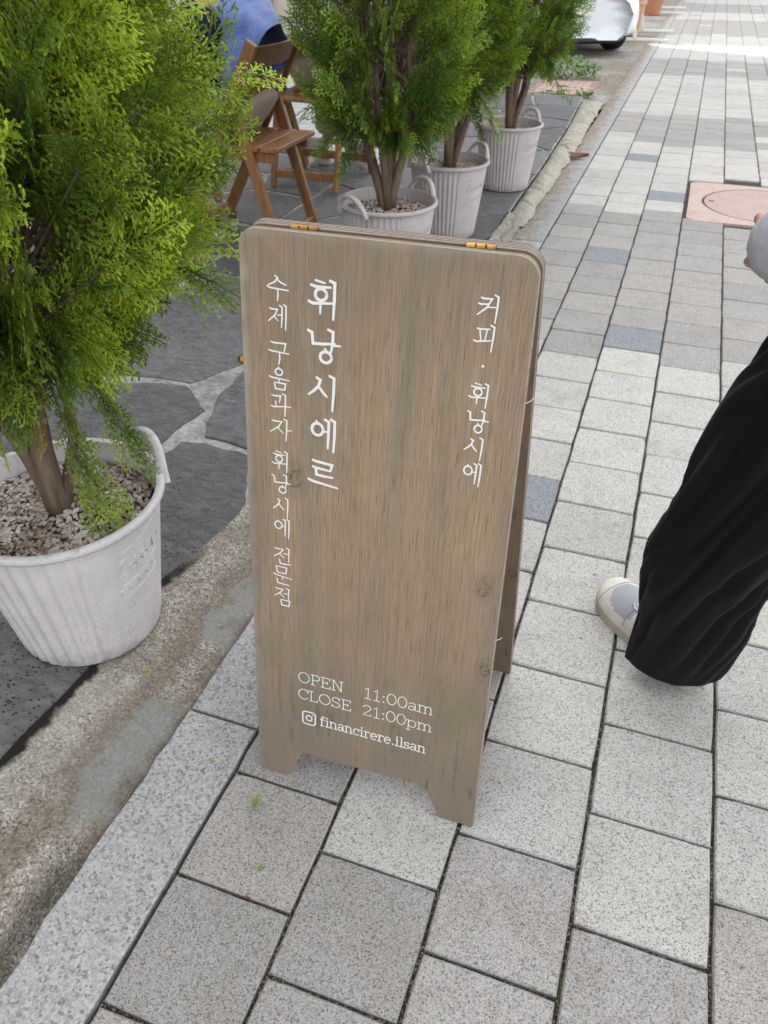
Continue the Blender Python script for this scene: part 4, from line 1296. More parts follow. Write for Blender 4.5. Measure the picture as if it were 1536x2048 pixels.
def conifer(label, loc, rb, rt, h, pot_mat, leaf_mat, near_, seed, z0, z1, RAD, lean, stems, handle_a, text_a, nplumes, nfr, extra=(), flute_n=48, shift=(0, 0)):
    t = thing('potted_conifer', label, 'potted tree', loc, 0.0, 'conifers in pots along the terrace edge')
    zs, rs = make_pot(t, rb, rt, h, pot_mat, flute_n, handle_a, text_a, 0.62, seed)
    gravel(t, zs, rs, 3200 if near_ else 1100, 0.0047 if near_ else 0.0060, ICO2 if False else ICO1, seed)
    r = random.Random(seed)
    tb = MB()
    axes = []
    for (dx, dy, r0, zt) in stems:
        pts, rad = [], []
        n = 14
        for k in range(n + 1):
            u = k / n
            z = zs - 0.01 + (zt - zs) * u
            wob = 0.012 * math.sin(u * 7 + dx * 50 + seed)
            f_ = 0.10 + min(1.0, max(0.0, u - 0.03) * 5.0) * 0.55 + 0.6 * u
            pts.append((lean[0] * u + dx * f_ + wob * min(1, u * 4), lean[1] * u + dy * f_ + wob * .6 * min(1, u * 4), z))
            rad.append(r0 * (1.28 - 0.28 * min(1, u * 9)) * (1 - u) ** 0.7 + 0.0022)
        tb.tube(pts, rad, 10); axes.append(pts)
    tb.build('trunk', M_BARK, t, smooth=True)
    def axis_at(ax, z):
        for a, b_ in zip(ax, ax[1:]):
            if a[2] <= z <= b_[2]:
                u = (z - a[2]) / (b_[2] - a[2] + 1e-9)
                return Vector(a).lerp(Vector(b_), u)
        return Vector(ax[-1])
    specs = []
    br = MB()
    H = z1 - z0
    for k in range(nplumes):
        u = (k + r.random()) / nplumes
        u = u ** 1.0
        z = z0 + H * u
        az = k * 2.39996 + r.uniform(-.5, .5)
        prof = (min(1.0, (u + 0.05) / (0.34 if near_ else 0.24)) ** (0.6 if near_ else 0.55)) * (1 - max(0, (u - .3) / .7) ** 1.9) ** 0.62
        lump = 1 + 0.16 * noise.noise((math.cos(az) * 1.7 + seed, math.sin(az) * 1.7, z * 4))
        rad = RAD * max(0.12, prof) * lump * r.uniform(.86, 1.08) * (0.66 if k % 4 == 3 else 1.0)
        out = Vector((math.cos(az), math.sin(az), 0))
        ax = axes[k % len(axes)]
        lowness = max(0.0, 1 - u / 0.22)
        rise = r.uniform(.10, .20) * (1 - 1.1 * lowness)
        zb = max(zs + 0.06, z - rise - rad * 0.35)
        A0 = axis_at(ax, zb)
        tip = Vector((shift[0] * u, shift[1] * u, 0)) + out * rad + Vector((0, 0, z))
        mid = (A0 + tip) / 2 + Vector((0, 0, 0.02 + 0.03 * lowness)) + out * 0.02
        path = []
        for q in range(9):
            w = q / 8
            path.append(A0 * (1 - w) ** 2 + mid * 2 * w * (1 - w) + tip * w * w)
        br.tube(path[:8], [0.0042 * (1 - 0.1 * q) for q in range(8)], 5, cap=False)
        ptone = r.uniform(.12, .88)
        tang = Vector((-out.y, out.x, 0))
        pn = (tang * r.choice((-1, 1)) + Vector((r.gauss(0, .32), r.gauss(0, .32), r.gauss(0, .30))) + out * r.gauss(0, .25)).normalized()
        sgn = r.choice((-1, 1))
        for j in range(nfr):
            w = (0.46 if near_ else .40) + (0.54 if near_ else .60) * (j + r.uniform(.2, .8)) / nfr
            i0 = min(7, int(w * 8)); f_ = w * 8 - i0
            p = path[i0].lerp(path[i0 + 1], min(1, f_))
            dax = (path[i0 + 1] - path[i0]).normalized()
            dax = (dax + out * 0.2 + UPZ * ((.05 if near_ else .35) - .35 * lowness)).normalized()
            nl = (pn + Vector((r.gauss(0, .16), r.gauss(0, .16), r.gauss(0, .16)))).normalized()
            sgn = -sgn
            ang = sgn * R(r.uniform(22, 58) * (1.15 - .45 * w)) if j < nfr - 1 else R(r.uniform(-8, 8))
            d = (Matrix.Rotation(ang, 3, nl) @ dax).normalized()
            ln = r.uniform(.088, .132) * (1.08 - .25 * w) * (1.0 if near_ else .84)
            tone = min(1, max(0.04, ptone + r.gauss(0, .13) + 0.10 * (w - .7)))
            if r.random() < 0.005: tone = 0.0
            specs.append((p - d * ln * .12, d, nl, ln, r.uniform(-.10, .26) + .22 * lowness, tone))
    for (p0, p1, n_, tone) in extra:      # single sprays that hang out of the outline
        p0, p1 = Vector(p0), Vector(p1)
        br.tube([p0, (p0 + p1) / 2 + Vector((0, 0, .015)), p1], [.003, .0022, .0012], 5, cap=False)
        dd = (p1 - p0).normalized()
        for j in range(n_):
            w = .25 + .75 * (j + 1) / n_
            side = dd.cross(Vector((r.gauss(0, .4), r.gauss(0, .4), 1))).normalized() * r.choice((-1, 1))
            d = (dd + side * r.uniform(.0, .8) + Vector((0, 0, r.uniform(-.35, .1)))).normalized() if j < n_ - 1 else dd
            specs.append((p0.lerp(p1, w) - d * .01, d, Vector((r.gauss(0, .6), r.gauss(0, .6) - .4, .7)), r.uniform(.07, .11), .25, tone + r.uniform(-.15, .15)))
    br.build('branches', M_BARK, t, smooth=True)
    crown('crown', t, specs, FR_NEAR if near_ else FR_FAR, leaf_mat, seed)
    return t

# the near tree, cut by the left of the picture; its pot stands on the terrace edge
conifer('bright yellow green conifer in a white ribbed pot, the one closest to the sandwich board', (-0.42, 0.89, TZ + 0.003), 0.134, 0.182, 0.315, M_POT, M_LEAF, True, 11,
        0.585, 1.50, 0.335, (-0.02, 0.02), [(0.006, 0.0, 0.0185, 1.25), (-0.060, -0.02, 0.0125, 1.15), (-0.045, 0.06, 0.010, 1.1), (0.04, 0.05, 0.009, 1.0)],
        R(62), R(-3), 335, 10, flute_n=36, shift=(0.0, 0.0),
        extra=[((0.03, 0.02, .60), (0.11, -0.03, .36), 9, .45), ((0.05, 0.05, .64), (0.15, 0.05, .45), 8, .4), ((0.1, 0.1, .78), (0.25, 0.16, .70), 8, .5), ((.1, .1, .95), (.32, .23, .97), 6, .8)])
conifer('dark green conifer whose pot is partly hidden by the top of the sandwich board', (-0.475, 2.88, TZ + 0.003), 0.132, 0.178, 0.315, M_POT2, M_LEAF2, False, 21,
        0.53, 1.60, 0.30, (0.01, 0.0), [(0.012, 0.0, 0.020, 1.5), (-0.085, -0.03, 0.0165, 1.4), (0.075, -0.01, 0.016, 1.4), (0.02, 0.07, 0.013, 1.3), (-.045, .05, .012, 1.2), (-.02, -.06, .013, 1.3)],
        R(62), R(-20), 300, 10, shift=(0.0, 0.0), extra=[((-.05, -.03, .66), (-.21, -.06, .52), 6, .4), ((-.03, -.05, .62), (-.12, -.13, .48), 6, .4), ((-.1, 0, .7), (-.29, -.05, .62), 5, .5)])
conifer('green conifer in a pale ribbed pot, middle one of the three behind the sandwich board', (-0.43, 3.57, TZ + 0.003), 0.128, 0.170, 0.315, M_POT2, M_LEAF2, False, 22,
        0.57, 1.60, 0.29, (0.01, 0.0), [(0.01, 0.0, 0.019, 1.5), (-0.05, 0.02, 0.016, 1.4), (0.09, 0.0, 0.013, 1.3), (.04, .05, .012, 1.3), (-.02, -.05, .012, 1.3)],
        R(55), R(-22), 280, 10, extra=[((.05, -.03, .66), (.19, -.05, .50), 6, .5), ((.05, 0, .6), (.12, .03, .45), 5, .4)])
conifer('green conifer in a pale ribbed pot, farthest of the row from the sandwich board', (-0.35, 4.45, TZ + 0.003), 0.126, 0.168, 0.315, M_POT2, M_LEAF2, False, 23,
        0.57, 1.60, 0.31, (0.03, 0.0), [(0.02, 0.0, 0.017, 1.5), (-0.06, 0.02, 0.014, 1.4), (0.10, 0.02, 0.013, 1.3), (0.04, 0.06, .012, 1.2), (0.0, -.05, .012, 1.2)],
        R(60), R(-22), 280, 10, shift=(0.05, 0.0), extra=[((.05, 0, .68), (.23, .02, .50), 7, .4), ((.1, 0, .75), (.27, .05, .60), 7, .5)])

# ================================================================ FOLDING CHAIRS
def folding_chair(label, loc, rz):
    """local: faces +x, y across, z up"""
    t = thing('folding_chair', label, 'chair', loc, rz, 'wooden folding chairs on the terrace')
    post_top, foot = (-0.165, 0.80), (0.275, 0.0)
    def post_x(z): return foot[0] + (post_top[0] - foot[0]) * z / post_top[1]
    for s in (-1, 1):
        b = MB(); b.bar((foot[0], s * 0.205, 0.008), (post_top[0], s * 0.205, post_top[1]), 0.022, 0.048, (0, 1, 0) if False else (1, 0, 0.5), 0, 0.003)
        p = b.build('back_post', M_TIMBER, t)
        for (dx, z) in ((0.0, 0.555), (0.012, 0.60), (-0.02, 0.585)):
            bb = MB(); bb.tube([(post_x(z) + dx, s * 0.216, z), (post_x(z) + dx, s * 0.2195, z)], [0.007, 0.005], 12)
            bb.build('bolt', M_STEEL, p, smooth=40)
        b = MB(); b.bar((-0.215, s * 0.180, 0.008), (post_x(0.585) + 0.004, s * 0.180, 0.60), 0.022, 0.044, (1, 0, 0.2), 0, 0.003)
        b.build('leg', M_TIMBER, t)
        b = MB(); b.bar((-0.20, s * 0.156, 0.405), (0.20, s * 0.156, 0.405), 0.02, 0.04, (0, 0, 1), 0, 0.003)
        b.build('seat_rail', M_TIMBER, t)
    for k in range(5):
        x = -0.185 + k * 0.085
        b = MB(); b.box((x, 0, 0.435), (0.076, 0.37, 0.018), None, 0, 0.003)
        b.build('seat_slat', M_TIMBER, t)
    for z, hgt in ((0.745, 0.075), (0.635, 0.070)):
        b = MB(); n = 12; vv, ff = [], []
        for i in range(n + 1):
            u = -1 + 2 * i / n
            y = 0.194 * u
            bow = -0.030 * (1 - u * u)
            for (dx, dz) in ((0, -hgt / 2), (0.016, -hgt / 2), (0.016, hgt / 2), (0, hgt / 2)):
                vv.append((post_x(z) - 0.008 + dx + bow - 0.55 * dz, y, z + dz))
        for i in range(n):
            for q in range(4):
                ff.append((i * 4 + q, i * 4 + (q + 1) % 4, (i + 1) * 4 + (q + 1) % 4, (i + 1) * 4 + q))
        ff += [(3, 2, 1, 0), tuple(n * 4 + q for q in range(4))]
        b.add(vv, ff).build('back_slat', M_TIMBER, t, flip=True)
    b = MB(); b.bar((-0.195, -0.17, 0.075), (-0.195, 0.17, 0.075), 0.02, 0.04, (0, 0, 1), 0, 0.003); b.build('stretcher', M_TIMBER, t)
    b = MB(); b.bar((0.225, -0.195, 0.09), (0.225, 0.195, 0.09), 0.02, 0.04, (0, 0, 1), 0, 0.003); b.build('stretcher', M_TIMBER, t)
    return t
CH1 = ((-1.175, 3.125, TZ + 0.002), math.pi)
CH2 = ((-1.33, 4.20, TZ + 0.002), math.pi / 2)
folding_chair('brown wooden folding chair seen from its side, under the person in blue fleece', *CH1)
folding_chair('brown wooden folding chair behind the dark conifer, its back turned to us', *CH2)

# ================================================================ PEOPLE
def skin_mesh(name, joints, edges, mat, parent, sub=2, root=0, disp=0.0, dscale=0.1):
    """one continuous surface grown round a skeleton"""
    me = bpy.data.meshes.new(name)
    me.from_pydata([j[0] for j in joints], edges, [])
    o = link(name, me, parent)
    me.materials.append(mat)
    md = o.modifiers.new('skin', 'SKIN'); md.use_smooth_shade = True; md.branch_smoothing = 0.6
    sk = me.skin_vertices[0]
    for v, j in zip(sk.data, joints):
        v.radius = j[1] if hasattr(j[1], '__len__') else (j[1], j[1])
    for i, v in enumerate(sk.data):
        v.use_root = (i == root)
    ms = o.modifiers.new('sub', 'SUBSURF'); ms.levels = sub; ms.render_levels = sub
    if disp:
        tx = bpy.data.textures.new(name + '_folds', 'CLOUDS'); tx.noise_scale = dscale; tx.noise_depth = 2
        dm = o.modifiers.new('folds', 'DISPLACE'); dm.texture = tx; dm.strength = disp; dm.mid_level = 0.5; dm.texture_coords = 'LOCAL'
    return o

def loft(name, rings, mat, parent, cap=True, disp=None):
    """rings: list of lists of points (equal count)"""
    n = len(rings[0]); vv = [p for r_ in rings for p in r_]; ff = []
    for i in range(len(rings) - 1):
        for k in range(n):
            k2 = (k + 1) % n
            ff.append((i * n + k, i * n + k2, (i + 1) * n + k2, (i + 1) * n + k))
    if cap:
        ff.append(tuple(range(n))[::-1]); ff.append(tuple((len(rings) - 1) * n + k for k in range(n)))
    return MB().add(vv, ff).build(name, mat, parent, smooth=True)

def shoe(parent, M, mats, L=0.295, W=0.105):
    """M: matrix, local x toe-ward from heel, z up. sole, upper, toe panel, tongue"""
    def half(x):   # half width along the foot
        u = x / L
        return W / 2 * (0.66 + 0.42 * math.sin(min(1, u * 1.18) * math.pi * 0.62) ** 1.6) * max(0.0, 1 - max(0, (u - .80) / .20) ** 2.4) ** 0.5 * (1 - max(0, (0.07 - u) / 0.07) ** 2 * .65) ** .5
    n = 60
    NQ = 26
    xs = [L * (0.5 - 0.5 * math.cos(math.pi * k / n)) for k in range(n + 1)]
    up = [(x, max(0.002, half(x))) for x in xs]
    outl = [(x, -w) for x, w in up] + [(x, w * 0.94) for x, w in up[::-1]]
    b = MB(); b.prism(outl, 0.0, 0.026, bev=0.004)
    b.v = [(p[0], p[1], p[2] + 0.018 * max(0, (p[0] / L - .75) / .25) ** 2) for p in b.v]
    b.v = [tuple(M @ Vector(p)) for p in b.v]
    sole = b.build('sole', mats['sole'], parent, smooth=35)
    rings = []
    for k in range(n + 1):
        x = 0.006 + (L - 0.014) * k / n; u = x / L
        w = half(x) * 0.93
        hgt = 0.026 + (0.072 if u < .30 else (0.072 - 0.022 * ((u - .30) / .28) if u < .58 else 0.050 - 0.034 * ((u - .58) / .42) ** 1.5)) * max(0.0, 1 - max(0, (u - .93) / .07) ** 2) ** .5
        toe = 0.018 * max(0, (u - .75) / .25) ** 2
        ring = []
        for q in range(NQ):
            a = math.pi * q / (NQ - 1)
            sx = math.cos(a); sz = max(0.0, math.sin(a)) ** 0.75
            ring.append(tuple(M @ Vector((x, -sx * w, 0.022 + toe + (hgt - 0.022) * sz))))
        rings.append(ring)
    vv = [p for r_ in rings for p in r_]; ff = []
    for i in range(n):
        for q in range(NQ - 1):
            ff.append((i * NQ + q, i * NQ + q + 1, (i + 1) * NQ + q + 1, (i + 1) * NQ + q))
    mi = []
    bb = MB()
    for f in ff:
        i, q = f[0] // NQ, f[0] % NQ
        u = i / n
        k = 0
        qq = (q - (NQ - 2) / 2) / (NQ / 2)
        if .56 < u < .88 and abs(qq) < 0.72 * max(0.0, 1 - ((u - .66) / .22) ** 2) ** .5: k = 1
        if .30 < u <= .62 and abs(qq) < .20: k = 2
        mi.append(k)
    bb.v = vv; bb.f = ff; bb.m = mi
    ff2 = bb.build('upper', [mats['upper'], mats['panel'], mats['tongue']], parent, smooth=True, flip=False)
    lb = MB()
    for k in range(5):
        u = .36 + .05 * k
        i = int(u * n)
        lb.tube([Vector(rings[i][8]) + Vector((0, 0, .002)), Vector(rings[i][12]) + Vector((0, 0, .004)), Vector(rings[min(n, i + 1)][17]) + Vector((0, 0, .002))], 0.0022, 6)
    lb.build('laces', mats['lace'], parent, smooth=True)
    for qa, qb in ((5, 9), (NQ - 6, NQ - 10)):
        sb2 = MB(); sb2.tube([Vector(rings[int(n * (.30 + .045 * k))][qa + int((qb - qa) * k / 8)]) + Vector((0, 0, .0006)) for k in range(9)], [.0045] * 9, 6, flat=.5)
        sb2.build('side_stripe', M_SILVER, parent, smooth=True)
    seam = MB()
    seam.tube([Vector(rings[int(n * .60)][q]) + Vector((0, 0, .0004)) for q in range(1, NQ - 1)], .0012, 5)
    seam.tube([Vector(rings[int(n * .90)][q]) + Vector((0, 0, .0004)) for q in range(1, NQ - 1)], .0010, 5)
    seam.build('seam', M_SUEDE, parent, smooth=True)
    return sole

# ---- the person walking past on the right
HD = Vector((-0.695, 0.719, 0)); LF = Vector((-0.719, -0.695, 0))
walker = thing('person', 'person in wide black trousers, grey sweatshirt and cream sneakers striding past on the right', 'person', (0.90, 1.19, 0))
WB = Vector(walker.location)
def wl(x, y, z): return Vector((x, y, z)) - WB
pel = wl(0.965, 1.205, 0.88)
heelL = wl(0.765, 1.17, 0.0)
body_j = [(pel, (.10, .075)), (pel + Vector((.0, -.0, .2)), (.105, .075)), (pel + Vector((0, 0, .42)), (.125, .08)), (pel + Vector((0, 0, .52)), (.05, .05)),
          (pel + HD * .03 + Vector((0, 0, .60)), (.062, .072)), (pel + HD * .035 + Vector((0, 0, .70)), (.072, .085)), (pel + HD * .02 + Vector((0, 0, .76)), (.05, .055))]
edges = [(i, i + 1) for i in range(6)]
def chain(pts, start):
    global body_j, edges
    prev = start
    for p, r_ in pts:
        body_j.append((p, (r_, r_))); edges.append((prev, len(body_j) - 1)); prev = len(body_j) - 1
    return prev
chain([(wl(.885, 1.14, .84), .075), (wl(.785, 1.20, .47), .05), (wl(.745, 1.19, .10), .034)], 0)
rfoot = wl(1.30, 0.92, 0.0)
chain([(pel - LF * .085 - Vector((0, 0, .04)), .075), (wl(1.12, 1.10, .47), .05), (rfoot + Vector((0, 0, .14)), .034)], 0)
shL = pel + LF * .165 + Vector((0, 0, .43)); shR = pel - LF * .165 + Vector((0, 0, .43))
elL = wl(0.830, 1.02, 1.00); wrL = wl(0.702, 1.17, 0.868)
elR = pel - LF * .21 - HD * .10 + Vector((0, 0, .17)); wrR = elR - HD * .02 + LF * .02 + Vector((0, 0, -.24))
chain([(shL, .048), (elL, .037), (wrL, .024)], 2)
chain([(shR, .048), (elR, .037), (wrR, .024)], 2)
skin_mesh('body', body_j, edges, M_SKIN, walker)
# trousers: one wide leg forward, one trailing, joined at the seat
def leg_rings(path, seed, AX, AY, lens, n=96):
    rings = []
    for i, (c, ru, rv, ax) in enumerate(path):
        ring = []
        u = i / (len(path) - 1)
        pt = lens * max(0.0, 1 - u / 0.55)
        grow = 0.12 + 0.88 * min(1.0, u * 4)
        for k in range(n):
            a = 2 * math.pi * k / n
            ca, sa = math.cos(a), math.sin(a)
            fold = 0.010 * math.sin(3 * a + 5 * u + seed) * (1 - .5 * u) + 0.016 * noise.noise((ca * 1.3, sa * 1.3, u * 4 + seed))
            fold -= 0.015 * max(0.0, 0.30 - abs(noise.noise((math.cos(a - 2.2 * u) * 2.4, math.sin(a - 2.2 * u) * 2.4, u * 2.5 + seed)))) / 0.30
            fold += 0.006 * noise.noise((ca * 4, sa * 4, u * 14 + seed))
            fold *= grow
            sy = sa * (abs(sa) ** (0.7 * pt))
            ring.append(tuple(c + AX * ca * (ru + fold) + AY * sy * (rv + fold)))
        rings.append(ring)
    return rings
def spline(keys, n):
    out = []
    for i in range(n + 1):
        t = i / n * (len(keys) - 1); k = min(len(keys) - 2, int(t)); f = t - k
        P0 = keys[max(0, k - 1)]; P1 = keys[k]; P2 = keys[k + 1]; P3 = keys[min(len(keys) - 1, k + 2)]
        def cr(a, b_, c, d): return 0.5 * ((2 * b_) + (c - a) * f + (2 * a - 5 * b_ + 4 * c - d) * f * f + (3 * b_ - a - 3 * c + d) * f ** 3)
        out.append([cr(a, b_, c, d) for a, b_, c, d in zip(P0, P1, P2, P3)])
    return out
def leg(keys, seed, AX, AY, lens):
    sp = spline(keys, 70)
    path = [(Vector((q[0], q[1], q[2])) - WB, q[3], q[4], None) for q in sp]
    return leg_rings(path, seed, AX, AY, lens)
LK = [(.708, 1.160, .046, .090, .046), (.712, 1.165, .12, .098, .056), (.715, 1.17, .22, .106, .070), (.718, 1.17, .32, .108, .080), (.742, 1.165, .475, .108, .086), (.775, 1.16, .645, .112, .092), (.815, 1.16, .73, .114, .098), (.875, 1.17, .85, .115, .108), (.94, 1.19, .93, .12, .12)]
RK = [(1.27, .95, .10, .115, .10), (1.24, .985, .2, .115, .10), (1.18, 1.04, .36, .11, .10), (1.12, 1.10, .5, .108, .10), (1.06, 1.17, .68, .112, .105), (1.01, 1.21, .82, .118, .105), (.97, 1.205, .93, .12, .12)]
XA, YA = Vector((1, 0, 0)), Vector((0, 1, 0))
rl, rr2 = leg(LK, 1.0, XA, YA, 1.0), leg(RK, 4.0, HD, LF, 0.0)
tb = MB()
for rings in (rl, rr2):
    n = len(rings[0]); vv = [p for q in rings for p in q]
    ff = [(i * n + k, i * n + (k + 1) % n, (i + 1) * n + (k + 1) % n, (i + 1) * n + k) for i in range(len(rings) - 1) for k in range(n)]
    inner = [tuple(Vector(p) * .99 + Vector((0, 0, .02))) for p in rings[0]]
    ff.append(tuple((len(rings) - 1) * n + k for k in range(n)))
    tb.add(vv, ff)
trou = tb.build('trousers', M_BLACK, walker, smooth=True)
so = trou.modifiers.new('thickness', 'SOLIDIFY'); so.thickness = 0.004; so.offset = -1
hips = loft('trouser_seat', [[tuple(pel + Vector((0, 0, z)) + HD * math.cos(2 * math.pi * k / 32) * ru + LF * math.sin(2 * math.pi * k / 32) * rv) for k in range(32)] for z, ru, rv in ((-.10, .09, .15), (-.04, .115, .175), (.04, .115, .17), (.12, .105, .155))], M_BLACK, walker)
# sweatshirt
sj = [(pel + Vector((0, 0, .06)), (.155, .115)), (pel + Vector((0, 0, .22)), (.15, .11)), (pel + Vector((0, 0, .40)), (.15, .10)), (pel + Vector((0, 0, .47)), (.07, .07)),
      (shL, .075), ((shL + elL) / 2, .064), (elL, .064), ((elL * .5 + wrL * .5), .066), (elL * -.36 + wrL * 1.36, .062),
      (shR, .075), ((shR + elR) / 2, .064), (elR, .060), ((elR * .5 + wrR * .5), .055), (elR * .12 + wrR * .88, .046)]
skin_mesh('sweatshirt', sj, [(0, 1), (1, 2), (2, 3), (2, 4), (4, 5), (5, 6), (6, 7), (7, 8), (2, 9), (9, 10), (10, 11), (11, 12), (12, 13)], M_GREYKNIT, walker, 2, 1, 0.018, 0.09)
def hand(parent, wrist, fdir, down, thumb_side, curl=0.5):
    """palm and five fingers grown from the wrist; fdir: pointing, down: palm side"""
    f = fdir.normalized(); d = (down - f * down.dot(f)).normalized(); s = f.cross(d) * thumb_side
    j = [(wrist, (.022, .016)), (wrist + f * .045, (.030, .015)), (wrist + f * .085, (.036, .013))]
    e = [(0, 1), (1, 2)]
    for k, (off, ln) in enumerate(((.030, .070), (.011, .080), (-.009, .074), (-.028, .058))):
        p = wrist + f * .092 + s * off
        i0 = len(j); a = curl * .55
        seg = ln / 3; dirv = f; last = 2
        j.append((p, (.0092, .0092))); e.append((2, i0)); last = i0
        for m_ in range(3):
            a2 = curl * (.5 + .45 * m_)
            dirv = f * math.cos(a2) + d * math.sin(a2)
            p = p + dirv * seg
            j.append((p, (.0088 - .0008 * m_,) * 2)); e.append((last, len(j) - 1)); last = len(j) - 1
    p = wrist + f * .035 + s * .030; i0 = len(j)
    j.append((p, (.012, .012))); e.append((1, i0))
    for m_ in range(2):
        p = p + (f * .8 + s * .45 + d * .45).normalized() * .030
        j.append((p, (.0095 - .001 * m_,) * 2)); e.append((len(j) - 2, len(j) - 1))
    return skin_mesh('hand', j, e, M_SKIN, parent, 2, 1)
fd = (wrL - elL).normalized()
hand(walker, wrL - fd * .01, (fd * .8 + HD * .35 + UPZ * .1).normalized(), (-LF + Vector((0, 0, -.3))), 1, 1.15)
fd = (wrR - elR).normalized()
hand(walker, wrR - fd * .01, fd, LF, -1, 0.5)
def face_and_hair(parent, c, fwd_, hair_mat):
    b = MB(); lf_ = UPZ.cross(fwd_)
    up_ = UPZ
    Mh = Matrix((fwd_, lf_, up_)).transposed()
    def pt(x, y, z): return c + Mh @ Vector((x, y, z))
    vv, ff = [], []
    n, m_ = 20, 12
    for i in range(m_ + 1):
        ph = math.pi * 0.62 * i / m_
        for k in range(n):
            a = 2 * math.pi * k / n
            front_cut = 1.0 if math.cos(a) < .45 else max(.50, 1 - (math.cos(a) - .45) * .9)
            p2 = ph * front_cut
            vv.append(pt(.102 * math.sin(p2) * math.cos(a) - .008, .088 * math.sin(p2) * math.sin(a), .112 * math.cos(p2)))
    for i in range(m_):
        for k in range(n):
            ff.append((i * n + k, i * n + (k + 1) % n, (i + 1) * n + (k + 1) % n, (i + 1) * n + k))
    MB().add(vv, ff).build('hair', hair_mat, parent, smooth=True)
    nb = MB(); nb.tube([pt(.080, 0, .0), pt(.098, 0, -.028), pt(.090, 0, -.036)], [.007, .013, .008], 8)
    nb.build('nose', M_SKIN, parent, smooth=True)
    for s in (-1, 1):
        eb = MB(); eb.lathe([(0.0, -.008), (.008, -.004), (.011, 0), (.008, .004), (0.0, .008)], 12, tuple(pt(.078, s * .030, .004)))
        eb.build('eye', M_SHOEW, parent, smooth=True)
        er = MB(); er.tube([pt(-.005, s * .076, .012), pt(-.012, s * .088, -.012), pt(-.004, s * .078, -.034)], [.008, .013, .007], 8); er.build('ear', M_SKIN, parent, smooth=True)
    mb_ = MB(); mb_.tube([pt(.076, -.022, -.055), pt(.087, 0, -.056), pt(.076, .022, -.055)], [.003, .006, .003], 6); mb_.build('mouth', M_TERRA, parent, smooth=True)
face_and_hair(walker, pel + HD * .035 + Vector((0, 0, .66)), HD, M_HAIR)
MATS_W = dict(sole=M_SOLE, upper=M_SHOE, panel=M_SUEDE, tongue=M_SHOEW, lace=M_SHOEW)
Mx = Matrix((HD, LF, UPZ)).transposed().to_4x4(); Mx.translation = heelL
shoe(walker, Mx, MATS_W, 0.292, 0.108)
ax = (HD * math.cos(.55) - UPZ * math.sin(.55)); up2 = (UPZ * math.cos(.55) + HD * math.sin(.55))
Mx = Matrix((ax, LF, up2)).transposed().to_4x4(); Mx.translation = rfoot - HD * .06 + Vector((0, 0, .155))
shoe(walker, Mx, MATS_W, 0.292, 0.108)

# ---- people sitting on the terrace
def sitter(label, loc, rz, coat, sleeve, trou_mat, shoe_mats, leanf, feet, coat_disp=0.075, hx=0.02, hem=.11, bk=-.06):
    """local: faces +x, chair origin at 0"""
    t = thing('person', label, 'person', loc, rz)
    hip = Vector((hx, 0, 0.50))
    ch = hip + Vector((leanf * .75, 0, .36)); nk = hip + Vector((leanf, 0, .50)); hd = nk + Vector((.04, 0, .115))
    j = [(hip, (.12, .10)), (hip.lerp(ch, .5), (.11, .09)), (ch, (.09, .07)), (nk, (.045, .045)), (hd, (.075, .085)), (hd + Vector((.01, 0, .09)), (.05, .055))]
    e = [(0, 1), (1, 2), (2, 3), (3, 4), (4, 5)]
    tj = [(hip + Vector((-.05, 0, .03)), (.21, .18)), (hip + Vector((-.03, 0, .16)), (.19, .16))]; te = [(0, 1)]
    cj = [(hip + Vector((bk, 0, hem)), (.19, .15)), (hip.lerp(ch, .5) + Vector((bk, 0, .05)), (.19, .155)), (ch, (.17, .12)), (nk + Vector((0, 0, .0)), (.095, .095))]; ce = [(0, 1), (1, 2), (2, 3)]
    aj, ae = [], []
    for s, (fx, fy, fz) in zip((-1, 1), feet):
        kn_ = Vector((0.42, s * .12, .50)); an = Vector((fx, fy, fz + .09))
        i0 = len(j); j += [(hip + Vector((.05, s * .09, -.01)), .08), (kn_, .055), (an, .036)]; e += [(0, i0), (i0, i0 + 1), (i0 + 1, i0 + 2)]
        k0 = len(tj); tj += [(hip + Vector((.10, s * .10, -.0)), .105), (kn_, .085), (kn_.lerp(an, .6), .085), (an + Vector((0, 0, .05)), .085)]; te += [(0, k0), (k0, k0 + 1), (k0 + 1, k0 + 2), (k0 + 2, k0 + 3)]
        sh = ch + Vector((.0, s * .19, .06)); el = sh + Vector((.12, s * .06, -.27)); wr = el + Vector((.22, -s * .10, -.07))
        i0 = len(j); j += [(sh, .034), (el, .03), (wr, .024)]; e += [(2, i0), (i0, i0 + 1), (i0 + 1, i0 + 2)]
        k0 = len(cj)
        if sleeve is coat:
            cj += [(sh, .10), (el, .085), (wr - Vector((.03, 0, 0)), .065)]; ce += [(2, k0), (k0, k0 + 1), (k0 + 1, k0 + 2)]
        else:
            cj += [(sh, .10)]; ce += [(2, k0)]
            sl = [(sh + Vector((-.02, -s * .03, .0)), .10), (el, .09), (wr + Vector((.03, 0, 0)), .07)]
            skin_mesh('sleeve', sl, [(0, 1), (1, 2)], sleeve, t, 2, 1, 0.015, 0.08)
        hand(t, wr, Vector((1, -s * .2, -.2)), Vector((0, 0, -1)), -s, .6)
        f = (Vector((fx, fy, 0)) - Vector((0.05, s * .1, 0))).normalized()
        Ms = Matrix((f, UPZ.cross(f), UPZ)).transposed().to_4x4(); Ms.translation = Vector((fx, fy, fz)) - f * .09
        shoe(t, Ms, shoe_mats, 0.28, 0.10)
    skin_mesh('body', j, e, M_SKIN, t)
    skin_mesh('trousers', tj, te, trou_mat, t, 2, 0, 0.022, 0.10)
    skin_mesh('jacket', cj, ce, coat, t, 3, 1, coat_disp, 0.09)
    face_and_hair(t, hd + Vector((.01, 0, .04)), Vector((1, 0, 0)), M_HAIR)
    return t
